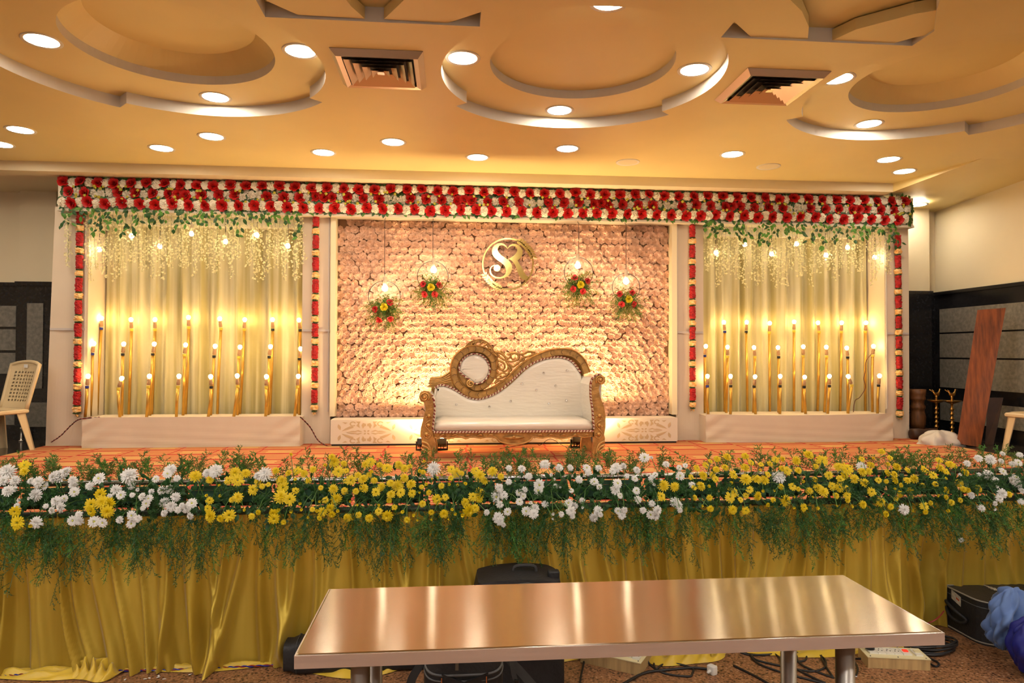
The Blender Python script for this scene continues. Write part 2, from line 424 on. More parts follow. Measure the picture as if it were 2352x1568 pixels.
# ---- square air diffusers
M_CHROME = mat('brushed_metal_vent', (0.62, 0.56, 0.47), 0.28, 1.0)
M_DUCT = mat('dark_duct', (0.02, 0.02, 0.025), 0.7)
for px, py, s_, lab in ((875, 157, .30, 'square metal air vent left of the centre round coffer'), (1768, 198, .30, 'square metal air vent right of the centre round coffer')):
    c = PZ(px, py, ZC)
    t = thing('air_vent', lab, 'air vent', c, 'square ceiling air vents')
    def sq(h, z): return [c + Vector((x * h, y * h, z)) for x, y in ((-1, -1), (1, -1), (1, 1), (-1, 1))]
    def frus(h0, z0, h1, z1, nm, m):
        q = MB(); q.add(sq(h0, z0) + sq(h1, z1), [(i, (i + 1) % 4, 4 + (i + 1) % 4, 4 + i) for i in range(4)]); 
        q2 = [v + Vector((0, 0, .004)) for v in q.v]; q.add(q2, [(3 - i, (6 - i) % 4 if False else (3 - i + 3) % 4, 4 + (3 - i + 3) % 4, 4 + 3 - i) for i in range(4)])
        return q.build(nm, m, t)
    frus(s_, -.002, s_ * .88, -.040, 'frame', M_CHROME); frus(s_ * .88, -.040, s_ * .78, -.030, 'inner_frame', M_CHROME)
    for k, h in enumerate((.74, .56, .38, .20)):
        frus(s_ * h, -.042, s_ * (h - .14), -.012, 'louver', M_CHROME)
    q = MB(); q.add(sq(s_ * .08, -.036), [(0, 1, 2, 3)]); q.build('vent_plate', M_CHROME, t)
    q = MB(); q.add(sq(s_ * .86, -.004), [(0, 1, 2, 3)]); 
    q.build('duct', M_DUCT, t)

# ---- stage carpet: nested red rectangles on orange
m, nt, b, L = nodes('patterned_stage_carpet')
tc = nt.nodes.new('ShaderNodeTexCoord'); sx = nt.nodes.new('ShaderNodeSeparateXYZ'); L(tc.outputs['Object'], sx.inputs[0])
def mth(op, a, b_=None, c=None):
    n = nt.nodes.new('ShaderNodeMath'); n.operation = op
    for i, q in enumerate((a, b_, c)):
        if q is None: continue
        if isinstance(q, (int, float)): n.inputs[i].default_value = q
        else: L(q, n.inputs[i])
    return n.outputs[0]
cx_ = mth('MULTIPLY', sx.outputs['X'], 1 / .42); cy_ = mth('MULTIPLY', sx.outputs['Y'], 1 / .33)
chk = mth('ABSOLUTE', mth('MODULO', mth('ADD', mth('FLOOR', cx_), mth('FLOOR', cy_)), 2.0))
hatch = mth('GREATER_THAN', mth('FRACT', mth('ADD', mth('MULTIPLY', sx.outputs['Y'], 12.0), mth('MULTIPLY', chk, .5))), .62)
u = mth('ABSOLUTE', mth('SUBTRACT', mth('FRACT', cx_), .5)); v = mth('ABSOLUTE', mth('SUBTRACT', mth('FRACT', cy_), .5))
rim = mth('MULTIPLY', mth('MAXIMUM', mth('GREATER_THAN', u, .455), mth('GREATER_THAN', v, .43)), chk)
core = mth('MULTIPLY', mth('MULTIPLY', mth('LESS_THAN', u, .30), mth('LESS_THAN', v, .26)), chk)
fac = mth('MAXIMUM', rim, mth('MULTIPLY', hatch, mth('SUBTRACT', 1, core)))
nz = nt.nodes.new('ShaderNodeTexNoise'); nz.inputs['Scale'].default_value = 120; L(tc.outputs['Object'], nz.inputs['Vector'])
ra = nt.nodes.new('ShaderNodeMix'); ra.data_type = 'RGBA'; ra.inputs[6].default_value = (0.68, 0.36, 0.12, 1); ra.inputs[7].default_value = (0.52, 0.035, 0.02, 1)
L(fac, ra.inputs[0])
rb = nt.nodes.new('ShaderNodeMix'); rb.data_type = 'RGBA'; rb.blend_type = 'MULTIPLY'; rb.inputs[0].default_value = .25
L(ra.outputs[2], rb.inputs[6]); L(nz.outputs['Color'], rb.inputs[7]); L(rb.outputs[2], b.inputs['Base Color']); b.inputs['Roughness'].default_value = .95
M_CARPET = m
mb = MB(); mb.bx(-4.32, 5.48, Y_STAGE - .012, 7.95, ZS - .28, ZS + .012); mb.bx(-4.32, 5.48, Y_STAGE, 7.95, ZS - .001, ZS + .012)
mb = MB(); mb.bx(-4.32, 5.48, Y_STAGE - .012, 7.95, ZS, ZS + .012); mb.bx(-4.32, 5.48, Y_STAGE - .012, Y_STAGE - .001, ZS - .24, ZS)
tag(mb.build('stage_carpet', M_CARPET), 'orange and red carpet of nested rectangles covering the stage', 'carpet')
ZK = ZS + .012
# ------------------------------------------------------------------ backdrop of white cloth frames
YP = 7.70
M_CLOTH = mat('white_frame_cloth', (0.75, 0.63, 0.48), 0.75, var=0.03, scale=3, bump=0.12, bscale=6, sheen=0.15)
M_SEAM_CREASE = mat('cloth_seam_and_crease', (0.62, 0.56, 0.52), 0.8)
M_MOULD = mat('cream_moulding', (0.85, 0.72, 0.47), 0.5)
M_BOARD = mat('cream_board', (0.84, 0.76, 0.60), 0.6)
XP = [(-4.24, -3.90), (-1.645, -1.335), (2.585, 2.91), (5.14, 5.435)]
PN = ['white cloth pillar at the left end of the backdrop', 'white cloth pillar between the left alcove and flower wall', 'white cloth pillar between the flower wall and right alcove', 'white cloth pillar at the right end of the backdrop']
for i, (x0, x1) in enumerate(XP):
    t = thing('cloth_pillar', PN[i], 'pillar', ((x0 + x1) / 2, YP + .2, ZK), 'white cloth pillars of the backdrop')
    q = MB()
    fl = .07 if i == 0 else .0
    def fn(u, v, x0=x0, x1=x1, fl=fl):
        k = max(0, 1 - v * 1.0) * fl
        x = (x0 - k) + (x1 - x0 + k) * u
        w = .006 * math.sin(u * 9 + v * 4 + x0) * (1 - v) + .008 * math.sin(v * 40 + u * 5) * max(0, .08 - v) * 8
        return Vector((x, YP - .004 + w, ZK + (3.2 - ZK) * v))
    q.sheet(fn, 14, 40); q.bx(x0, x1, YP + .01, 8.12, ZK, 3.2)
    q.build('cloth_cover', M_CLOTH, t, smooth=False)
    q = MB(); zz = P((x0 + x1), 755, YP).z; q.bx(x0 + .01 - (fl * .6), x1 - .01, YP - .016, YP + .012, zz - .012, zz + .012); q.build('crease_shade_strip', M_SEAM_CREASE, t)  # grey strip stands in for the shaded crease over the inner rod
    q = MB(); q.bx(x1 - .028 if i in (0, 1) else x0 + .005, x1 - .018 if i in (0, 1) else x0 + .015, YP - .014, YP + .012, ZK + .35, 3.18); q.build('edge_seam', M_SEAM_CREASE, t)

# header board carrying the valance
t = thing('floral_valance', 'long valance of red and white paper roses across the backdrop top', 'floral valance', (.6, 7.66, 3.15))
VAL = t
q = MB(); q.bx(-4.16, 5.43, 7.60, 7.74, 3.155, 3.485); q.build('valance_board', M_BOARD, t)
q = MB(); q.bx(-4.16, 5.43, 7.58, 7.76, 3.135, 3.16); q.build('board_lip', mat('board_lip', (.66, .58, .46), .6), t)
# beam behind the board, over the alcoves
for (x0, x1, lab) in ((-3.9, -1.645, 'left'), (2.91, 5.14, 'right')):
    q = MB(); q.bx(x0, x1, 7.93, 8.10, 3.06, 3.2)
    tag(q.build('header_rail', M_BOARD), 'cream rail at the top of the %s curtain alcove' % lab, 'rail', 'alcove header rails')

# ---- flower meshes (unit radius, facing +Z)
def petal(mb, a, r0, r1, w, h0, h1, curl=0.0, n=3, wob=0.0):
    """a petal from radius r0/height h0 to r1/h1, half-width w at its widest"""
    vs = []
    for i in range(n + 1):
        t = i / n; r = r0 + (r1 - r0) * t; z = h0 + (h1 - h0) * t + curl * math.sin(t * math.pi)
        ww = w * (math.sin(min(1, t * 1.25 + .12) * math.pi * .62) if t < .99 else .55)
        for s in (-1, 0, 1):
            zz = z + (wob * (1 if s else -1) * t)
            vs.append(Vector((r * math.cos(a) - s * ww * math.sin(a), r * math.sin(a) + s * ww * math.cos(a), zz)))
    mb.add(vs, [(i * 3 + k, i * 3 + k + 1, i * 3 + k + 4, i * 3 + k + 3) for i in range(n) for k in range(2)])
def rose_mesh(name, m, seed):
    random.seed(seed); q = MB()
    for lay, (cnt, r0, r1, w, h0, h1) in enumerate(((3, .03, .16, .16, .1, .78), (4, .06, .36, .28, .06, .76), (5, .1, .62, .38, .03, .66), (6, .15, .98, .46, 0, .42))):
        for k in range(cnt):
            petal(q, 2 * math.pi * (k + rnd(-.15, .15)) / cnt + lay * .7, r0, r1 * rnd(.92, 1.06), w, h0, h1 + rnd(-.06, .06), .12, 3, .05)
    return q.mesh(name, m, True)
def carnation_mesh(name, m, seed):                 # ruffled white paper flower
    random.seed(seed); q = MB()
    nr, ns = 6, 18
    ph = [rnd(0, 6.3) for _ in range(nr + 1)]
    vs = [Vector((0, 0, .52))]
    for i in range(1, nr + 1):
        t = i / nr
        for k in range(ns):
            a = 2 * math.pi * k / ns
            zz = .62 * math.cos(t * 1.35) + .10 * math.sin(a * (3 + i % 3) + ph[i]) + (.09 if (k + i) % 2 else -.07)
            rr = t * (1 + .07 * math.sin(5 * a + ph[i])); vs.append(Vector((rr * math.cos(a), rr * math.sin(a), zz)))
    fs = [(0, 1 + k, 1 + (k + 1) % ns) for k in range(ns)]
    fs += [(1 + (i - 1) * ns + k, 1 + i * ns + k, 1 + i * ns + (k + 1) % ns, 1 + (i - 1) * ns + (k + 1) % ns) for i in range(1, nr) for k in range(ns)]
    q.add(vs, fs); return q.mesh(name, m, False)
def rosette_mb(seed):                              # ruffled paper flower of three frilled cups
    random.seed(seed); q = MB()
    for (r0, r1, z0, z1, ns) in ((.45, 1.02, .05, .34, 16), (.22, .74, .16, .60, 14), (.04, .44, .30, .78, 11)):
        p1, p2 = rnd(0, 6.3), rnd(0, 6.3); vs = []
        for i in range(3):
            t = i / 2
            for k in range(ns):
                a = 2 * math.pi * k / ns + p1; f = (1 if k % 2 else -1) * t
                rr = r0 + (r1 - r0) * t ** .8 + f * .055 + .05 * t * math.sin(3 * a + p2); zz = z0 + (z1 - z0) * (t ** .7 if t < 1 else .86) + f * .07 + .06 * t * math.sin(2 * a + p2)
                vs.append(Vector((rr * math.cos(a), rr * math.sin(a), zz)))
        q.add(vs, [(i * ns + k, i * ns + (k + 1) % ns, (i + 1) * ns + (k + 1) % ns, (i + 1) * ns + k) for i in range(2) for k in range(ns)])
    q.lathe([(.85, -.05), (.5, .1)], n=10); return q
M_RED = mat('red_paper', (0.60, 0.012, 0.012), 0.5, var=0.2, scale=6, trans=.12)
M_WHITEP = mat('white_paper', (0.86, 0.79, 0.66), 0.7, var=0.06, scale=6)
M_GREEN = mat('light_green_leaf', (0.09, 0.26, 0.035), 0.5, var=0.3, scale=12, trans=.25)
M_DGREEN = mat('dark_green_leaf', (0.018, 0.085, 0.015), 0.45, var=0.3, scale=12, trans=.12)
M_BUDY = mat('yellow_green_bud', (0.50, 0.46, 0.05), 0.6, var=0.25, scale=14)
ME_ROSE = [rose_mesh('red_rose', M_RED, s) for s in (1, 2, 3)]
ME_CARN = [carnation_mesh('white_flower', M_WHITEP, s) for s in (4, 5, 6)]
random.seed(11)
bud = MB(); bud.ball((0, 0, .3), .8, 8, 5)
for k in range(5): petal(bud, k * 1.256, .2, 1.0, .35, .1, .8, .1, 2)
ME_BUD = bud.mesh('bud', M_BUDY)
xv0, xv1 = -4.09, 5.39
n_row = 111; lv = MB(); gr = MB()
for row, zc in enumerate((3.435, 3.335, 3.225)):
    for i in range(n_row):
        x = xv0 + (xv1 - xv0) * (i + (.5 if row == 1 else 0)) / n_row + rnd(-.008, .008)
        p = Vector((x, 7.575 + (.02 if row == 1 else 0), zc + rnd(-.012, .012)))
        red = (i + (1 if row == 2 else 0)) % 2 == 0
        if row == 1 and i % 9 == 4: red = not red
        d = Vector((rnd(-.25, .25), -1, (.3, .0, -.3)[row] + rnd(-.15, .15)))
        if i == n_row - 1 and row > 0: red = False
        rr = rnd(.052, .059)
        if red: inst('red_rose', random.choice(ME_ROSE), VAL, aim(p, d, rr * 1.12, rnd(0, 6)))
        else: inst('white_flower', random.choice(ME_CARN), VAL, aim(p, d, rr, rnd(0, 6)))
for i in range(150):
    p = Vector((rnd(xv0, xv1), 7.545, random.choice((3.38, 3.28)) + rnd(-.02, .02)))
    inst('bud', ME_BUD, VAL, aim(p, (rnd(-.4, .4), -1, rnd(-.3, .4)), rnd(.013, .019), rnd(0, 6)))
def leaf(mb, p, d, up, L_, w, bend=.12):           # a folded leaf of 6 faces
    d = Vector(d).normalized(); s = d.cross(Vector(up)); s = s.normalized() if s.length > 1e-4 else d.orthogonal().normalized(); nn = s.cross(d)
    p = Vector(p); vs = []
    for t, k in ((0, .06), (.3, .85), (.62, .8), (1, .02)):
        c = p + d * L_ * t - nn * bend * L_ * t * t
        vs += [c - s * w * k, c + nn * w * .18 * k, c + s * w * k]
    mb.add(vs, [(i * 3 + k, i * 3 + k + 1, i * 3 + k + 4, i * 3 + k + 3) for i in range(3) for k in range(2)])
for i in range(2300):
    x = rnd(xv0 - .03, xv1 + .02); e_ = random.random() if i < 420 else .9
    z = 3.475 if e_ < .42 else (3.185 if e_ < .8 else rnd(3.2, 3.45))
    a = R(90 + rnd(-50, 50)) if e_ < .42 else R(-90 + rnd(-60, 60))
    leaf(lv if (i % 3 and i < 420) else gr, (x, 7.585, z), (math.cos(a), -.3, math.sin(a)), (0, -1, 0), rnd(.045, .07), rnd(.014, .022))
lv.build('leaves', M_GREEN, VAL, kind='stuff'); gr.build('dark_leaves', M_DGREEN, VAL, kind='stuff')
q = MB()
for i in range(62):
    x = xv0 + .05 + i * .152 + rnd(-.03, .03)
    if 40 < i < 44: continue
    h = rnd(.03, .07); q.tube([(x, 7.61, 3.47), (x + rnd(-.01, .01), 7.61, 3.485 + h), (x + rnd(.01, .03), 7.60, 3.49 + h), (x + rnd(.02, .045), 7.59, 3.47 + h)], .0022, 4)
q.build('hook_wires', mat('hook_wire', (.12, .10, .05), .5, .4), VAL, kind='stuff')
q = MB(); q.tube(smoothpath([P(230, 412, 7.6), P(255, 406, 7.58), P(275, 414, 7.6), P(300, 408, 7.58), P(306, 400, 7.62), P(325, 402, 7.6), P(345, 408, 7.6), P(362, 416, 7.6)]), .004, 5)
tag(q.build('loose_cable', mat('black_rubber', (.012, .012, .012), .5)), 'thin black cable looping over the left end of the valance', 'cable')

# ---- hanging leaf sprays and cream blossom strands on both alcoves
M_WIST = mat('cream_blossom', (0.90, 0.84, 0.52), 0.6, var=0.1, scale=10, trans=.35)
M_STEM = mat('green_stem', (0.16, 0.20, 0.05), 0.6)
def spray(px, side):
    p0 = P(px, 474 + (px - 143) * .0226 + 4, 7.57); Lh = rnd(.04, .26); t = thing('leaf_spray', 'green leaf spray hanging from the valance over the %s alcove' % side, 'leaves', p0, 'green leaf sprays over the %s alcove' % side)
    a, b_ = MB(), MB(); pts = [p0 + Vector((.02 * math.sin(k * 1.3 + px), rnd(-.02, .01), -Lh * k / 5)) for k in range(6)]
    st = MB(); st.tube(pts, .002, 4); st.build('stem', M_STEM, t)
    nl = int(5 + Lh * 34)
    for k in range(nl):
        p = pts[min(5, int(k / nl * 6))] + Vector((rnd(-.045, .045), rnd(-.03, .02), rnd(-.02, .02))); an = R(-90 + rnd(-75, 75))
        leaf(a if (random.random() < .5) else b_, p, (math.cos(an), rnd(-.5, .2), math.sin(an)), (rnd(-.4, .4), -1, .2), rnd(.04, .075), rnd(.014, .023))
    for mb_, m_ in ((a, M_GREEN), (b_, M_DGREEN)):
        if mb_.v: mb_.build('leaves', m_, t, kind='stuff')
random.seed(21)
for px in [150, 168, 186, 214, 235, 262, 288, 312, 336, 352, 375, 408, 430, 452, 470, 500, 520, 548, 578, 600, 622, 640, 660, 684]: spray(px + rnd(-4, 4), 'left')
for px in [1624, 1640, 1664, 1696, 1712, 1742, 1760, 1778, 1806, 1822, 1840, 1868, 1884, 1908, 1926, 1948, 1966, 1984, 2004, 2026, 2044, 2060]: spray(px + rnd(-4, 4), 'right')
def strand(px, py1, side, Y):
    y0 = 478 + (px - 143) * .0226; p0 = P(px, y0, Y); p1 = P(px + rnd(-5, 5), py1, Y)
    t = thing('blossom_strand', 'cream artificial blossom strand hanging in the %s alcove' % side, 'flower strand', p0, 'cream blossom strands in the %s alcove' % side)
    n = 9; pts = [p0.lerp(p1, k / n) + Vector((rnd(-.008, .008), rnd(-.01, .01), 0)) for k in range(n + 1)]
    s_ = MB(); s_.tube(pts, .0016, 3); s_.build('stem', M_STEM, t)
    q = MB(); cnt = int((p0.z - p1.z) * 95)
    for k in range(cnt):
        u_ = max(0, (k + rnd(0, 1)) / cnt); u_ = .08 + .92 * u_
        p = p0.lerp(p1, u_) + Vector((rnd(-.026, .026), rnd(-.02, .015), 0)); an = rnd(0, 6.28); d = Vector((math.cos(an), rnd(-.7, .3), math.sin(an) - .3)).normalized()
        s = d.cross(Vector((rnd(-1, 1), -1, rnd(-1, 1)))).normalized(); l = rnd(.016, .030); w = l * .42
        if u_ > .85: l *= 1.25
        q.add([p, p + d * l * .55 + s * w, p + d * l, p + d * l * .55 - s * w], [(0, 1, 2), (0, 2, 3)])
    q.build('blossoms', M_WIST, t, kind='stuff')
random.seed(22)
for k in range(56):
    px = 150 + k * 9.85 + rnd(-3, 3)
    if 166 < px < 197: continue
    strand(px, rnd(590, 648) - (10 if 170 < px < 200 else 0), 'left', rnd(7.57, 7.64) if px < 205 else rnd(7.60, 7.73))
for k in range(48):
    px = 1622 + k * 9.5 + rnd(-3, 3)
    if 2048 < px < 2076: continue
    strand(px, rnd(600, 662), 'right', rnd(7.57, 7.64) if px > 2030 else rnd(7.60, 7.73))

# ---- marigold and rose garlands down the pillars
M_GARR = mat('deep_red_petals', (0.40, 0.006, 0.008), 0.7, var=0.35, scale=30, bump=.6, bscale=90)
M_GARO = mat('orange_cream_petals', (0.85, 0.42, 0.12), 0.7, col2=(.85, .62, .30), scale=40)
M_GARG = mat('garland_leaf_ring', (0.02, 0.07, 0.015), 0.6, var=.4, scale=30)
def fuzzy(mb, p0, p1, r, rings, ns=12, amp=.18):
    vs = []
    for i in range(rings + 1):
        c = p0.lerp(p1, i / rings)
        for k in range(ns):
            a = 2 * math.pi * k / ns; rr = r * (1 + rnd(-amp, amp)) * (.75 if i in (0, rings) else 1)
            vs.append(c + Vector((rr * math.cos(a), rr * math.sin(a), rnd(-.004, .004))))
    fs = [(i * ns + k, i * ns + (k + 1) % ns, (i + 1) * ns + (k + 1) % ns, (i + 1) * ns + k) for i in range(rings) for k in range(ns)]
    fs += [tuple(range(ns)), tuple(rings * ns + k for k in range(ns))]
    mb.add(vs, fs)
random.seed(31)
for (xt, yt, xb, yb, lab) in ((184, 482, 176, 950, 'on the pillar at the left end'), (726, 490, 722, 945, 'on the pillar left of the flower wall'), (1590, 516, 1591, 938, 'on the pillar right of the flower wall'), (2062, 540, 2067, 958, 'on the pillar at the right end')):
    p0 = P(xt, yt, 7.655); p1 = P(xb, yb, 7.655)
    t = thing('flower_garland', 'hanging red flower garland with orange bands ' + lab, 'garland', p1, 'red garlands on the backdrop pillars')
    n = 9; per = 1 / n
    for k in range(n):
        a, b_ = k * per, (k + 1) * per
        q = MB(); fuzzy(q, p0.lerp(p1, a), p0.lerp(p1, a + per * .62), .034, 14); q.build('red_section', M_GARR, t)
        for (u0, u1) in ((.62, .69), (.93, 1.0)):
            q = MB(); fuzzy(q, p0.lerp(p1, a + per * u0), p0.lerp(p1, a + per * u1), .033, 2, 12, .3); q.build('green_ring', M_GARG, t)
        q = MB(); fuzzy(q, p0.lerp(p1, a + per * .685), p0.lerp(p1, a + per * .935), .039, 5, 12, .25); q.build('orange_band', M_GARO, t)
    q = MB()
    for k in range(14):
        an = rnd(0, 6.28); leaf(q, p1, (math.cos(an), math.sin(an), rnd(-1.6, .1)), (0, 0, 1), rnd(.03, .05), .012)
    q.build('tassel', M_GARO, t)

# ------------------------------------------------------------------ curtain alcoves
def sheer(name, c1, c2, tr):
    m, nt, b, L = nodes(name)
    tc = nt.nodes.new('ShaderNodeTexCoord'); mp = nt.nodes.new('ShaderNodeMapping'); mp.inputs['Scale'].default_value = (14, 1, .4)
    n = nt.nodes.new('ShaderNodeTexNoise'); n.inputs['Scale'].default_value = 1.0; n.inputs['Detail'].default_value = 2
    r = nt.nodes.new('ShaderNodeValToRGB'); r.color_ramp.elements[0].position = .38; r.color_ramp.elements[0].color = (*c1, 1); r.color_ramp.elements[1].position = .62; r.color_ramp.elements[1].color = (*c2, 1)
    L(tc.outputs['Object'], mp.inputs[0]); L(mp.outputs[0], n.inputs['Vector']); L(n.outputs['Fac'], r.inputs['Fac']); L(r.outputs['Color'], b.inputs['Base Color'])
    b.inputs['Roughness'].default_value = .42; b.inputs['Sheen Weight'].default_value = .3
    t = nt.nodes.new('ShaderNodeBsdfTranslucent'); L(r.outputs['Color'], t.inputs[0]); mx = nt.nodes.new('ShaderNodeMixShader'); mx.inputs[0].default_value = tr
    L(b.outputs[0], mx.inputs[1]); L(t.outputs[0], mx.inputs[2]); L(mx.outputs[0], nt.nodes['Material Output'].inputs['Surface'])
    return m
M_CURT = sheer('fold_shaded_cream_curtain', (0.52, 0.44, 0.19), (0.78, 0.70, 0.46), .15)  # darker bands put the shade of the folds into the colour
random.seed(41)
for (x0, x1, lab) in ((-3.88, -1.60, 'left'), (2.88, 5.12, 'right')):
    sh = rnd(0, 9)
    def fn(u, v):
        x = x0 + (x1 - x0) * u
        y = .030 * math.sin(x * 34 + 1.4 * math.sin(x * 5 + sh)) + .014 * math.sin(x * 61 + 2 * math.sin(x * 3.1 + sh) + .5 * v) + .010 * math.sin(x * 13 + sh + v)
        return Vector((x + .01 * math.sin(v * 3 + x * 20), 8.05 + y, ZK + .03 + (3.13 - ZK) * v))
    q = MB(); q.sheet(fn, 380, 8)
    tag(q.build('alcove_curtain', M_CURT, smooth=True), 'pleated sheer cream curtain in the %s alcove' % lab, 'curtain', 'alcove curtains')
    q = MB(); q.bx(x0 - .02, x1 + .02, 8.11, 8.13, ZK, 3.2); tag(q.build('curtain_backing', M_CLOTH), 'white cloth backing behind the %s alcove curtain' % lab, 'cloth panel', 'alcove backings')
# plinths under the alcoves
random.seed(42)
def plinth(x0, x1, bulge, name_lab):
    zt = P(440 if x0 < 0 else 1825, 957 if x0 < 0 else 950, 7.49).z
    t = thing('cloth_plinth', name_lab, 'plinth', ((x0 + x1) / 2, 7.7, ZK), 'cloth covered plinths under the alcoves')
    q = MB()
    def fn(u, v):
        x = x0 + (x1 - x0) * u; y = 7.49 - bulge * math.sin(math.pi * u) + .0012 * math.sin(v * 24 + x * 4) * (1 - v) + .007 * math.sin((u - v * .25) * 44) * (max(0, abs(u - .5) - .33) * 5) + .003 * math.sin(x * 11)
        return Vector((x, y, ZK + (zt - ZK) * v - .012 * math.sin(math.pi * u) * (v if bulge else 0)))
    q.sheet(fn, 90, 16); q.build('cloth_cover', M_CLOTH, t)
    q = MB()
    n = 30; o = [Vector((x0 + (x1 - x0) * k / n, 7.49 - bulge * math.sin(math.pi * k / n) + .008, ZK)) for k in range(n + 1)] + [Vector((x1, 7.97, ZK)), Vector((x0, 7.97, ZK))]
    q.prism(o, (0, 0, zt - ZK - .014)); q.build('body', M_CLOTH, t)
    return zt
ZPL = plinth(P(188, 990, 7.49).x, P(694, 990, 7.6).x, 0, 'straight white cloth plinth under the left alcove')
ZPR = plinth(P(1613, 980, 7.6).x, P(2037, 980, 7.60).x, .05, 'bowed white cloth plinth under the right alcove')

# ---- pole lamps
M_GOLDP = mat('gold_painted_pole', (0.62, 0.36, 0.07), 0.32, .8, var=.12, scale=9)
M_HOLD = mat('tan_bulb_holder', (0.42, 0.24, 0.12), 0.5)
M_BULB = mat('pole_bulb_glow', (1, .9, .7), .3, emit=C_WARM, estr=E_POLE)
M_TAPE = [mat('black_tape', (.01, .01, .01), .5), mat('yellow_tape', (.7, .55, .05), .5), mat('blue_tape', (.02, .03, .25), .5)]
def bulb_mb(r): 
    q = MB(); q.lathe([(.4 * r, -1.2 * r), (.85 * r, -.5 * r), (r, .05 * r), (.75 * r, .7 * r), (.01 * r, 1.02 * r)], n=8, cap=True); return q
ME_BULB = bulb_mb(.024).mesh('bulb', M_BULB, True)
hold = MB(); hold.lathe([(.013, -.085), (.019, -.08), (.019, -.045), (.016, -.04), (.018, -.03), (.017, -.018)], n=10); ME_HOLD = hold.mesh('bulb_holder', M_HOLD, True)
col_ = MB(); col_.lathe([(.012, -.02), (.013, -.012), (.012, 0)], n=10); ME_COLLAR = col_.mesh('collar', mat('collar_metal', (.8, .78, .74), .2, 1.0), True)
LTALL = [(233, 733), (301, 736), (356, 736), (433, 731), (505, 734), (562, 736), (626, 736), (687, 737)]
LMID = [(215, 791), (284, 792), (354, 792), (426, 794), (494, 797), (551, 799), (621, 798), (690, 803)]
LLOW = [(202, 866), (279, 871), (343, 866), (411, 866), (484, 867), (545, 865), (612, 867), (685, 866)]
RTALL = [(1663, 742), (1715, 742), (1768, 744), (1824, 741), (1879, 743), (1933, 743), (1989, 743)]
RMID = [(1621, 797), (1671, 799), (1732, 800), (1787, 800), (1845, 798), (1898, 799), (1945, 801), (2006, 797)]
RLOW = [(1625, 866), (1678, 866), (1734, 867), (1792, 866), (1848, 868), (1905, 866), (1949, 866), (2020, 865)]
random.seed(51)
for side, rows, zb in (('left', (LTALL, LMID, LLOW), ZPL), ('right', (RTALL, RMID, RLOW), ZPR)):
    for rn, pts, Y in zip(('tall', 'middle-height', 'short'), rows, (7.95, 7.80, 7.62)):
        for i, (px, py) in enumerate(pts):
            b_ = P(px, py, Y); foot = Vector((b_.x + rnd(-.03, .01) + (-.015 if side == 'left' else 0), Y, zb - .012))
            t = thing('pole_lamp', '%s from left among the %s gold pole lamps in the %s alcove' % (ORD[i], rn, side), 'lamp', foot, '%s gold pole lamps in the %s alcove' % (rn, side))
            d = Vector((rnd(-.12, .12), 0, 1)).normalized()
            if (px, py) == (1949, 866): d = Vector((-.4, 0, 1)).normalized()
            if (px, py) == (279, 871): d = Vector((.3, 0, 1)).normalized()
            top = b_ - d * .105
            q = MB(); q.tube([foot, foot.lerp(top, .5) + Vector((rnd(-.006, .006), 0, 0)), top], .0155, 10); q.build('pole', M_GOLDP, t, smooth=True)
            q = MB(); q.tube([top - Vector((0, 0, .012)), top + Vector((0, 0, .014))], .0185, 10); q.build('tape_band', random.choice(M_TAPE[:2]) if i else M_TAPE[2], t)
            A = aim(b_, d, 1.0)
            inst('bulb_holder', ME_HOLD, t, A); inst('collar', ME_COLLAR, t, A @ Matrix.Translation((0, 0, -.006))); inst('bulb', ME_BULB, t, A @ Matrix.Translation((0, 0, .012)))
q = MB(); q.tube(smoothpath([P(2013, 860 - 60, 7.9), P(1990, 828, 7.9), P(1988, 850, 7.92), P(1984, 870, 7.9), P(1988, 890, 7.9), P(1975, 912, 7.86), P(1964, 920, 7.8), P(1960, 946, 7.75)]), .004, 5)
tag(q.build('lamp_wire', mat('red_brown_wire', (.10, .02, .015), .5)), 'dark wire dangling among the right alcove pole lamps', 'wire')

# ---- small bulbs hanging among the blossoms
M_HBULB = mat('hanging_bulb_glow', (1, .95, .8), .3, emit=(1, .82, .52), estr=E_HANG)
ME_HBULB = bulb_mb(.026).mesh('bulb', M_HBULB, True)
M_WIRE = mat('black_wire', (.012, .010, .010), .5)
hh = MB(); hh.lathe([(.012, -.03), (.019, -.028), (.019, .02), (.012, .035), (.006, .05)], n=10); ME_HH = hh.mesh('bulb_holder', mat('cream_holder', (.62, .50, .36), .5), True)
for side, pts in (('left', ((228, 573), (302, 542), (367, 566), (440, 537), (518, 555), (590, 540), (661, 565))), ('right', ((1644, 581), (1711, 562), (1772, 583), (1830, 560), (1897, 586), (1947, 568), (2009, 591)))):
    for i, (px, py) in enumerate(pts):
        p = P(px, py, 7.73); top = Vector((p.x, 7.73, 3.17))
        t = thing('hanging_bulb', '%s from left of the bare hanging bulbs in the %s alcove' % (ORD[i], side), 'light bulb', top, 'bare hanging bulbs in the %s alcove' % side)
        q = MB(); q.tube([top, top.lerp(p, .4) + Vector((rnd(-.006, .006), 0, 0)), p + Vector((0, 0, .08))], .003, 5); q.build('wire', M_WIRE, t)
        inst('bulb_holder', ME_HH, t, Matrix.Translation(p + Vector((0, 0, .055)))); inst('bulb', ME_HBULB, t, aim(p, (0, 0, -1), 1))

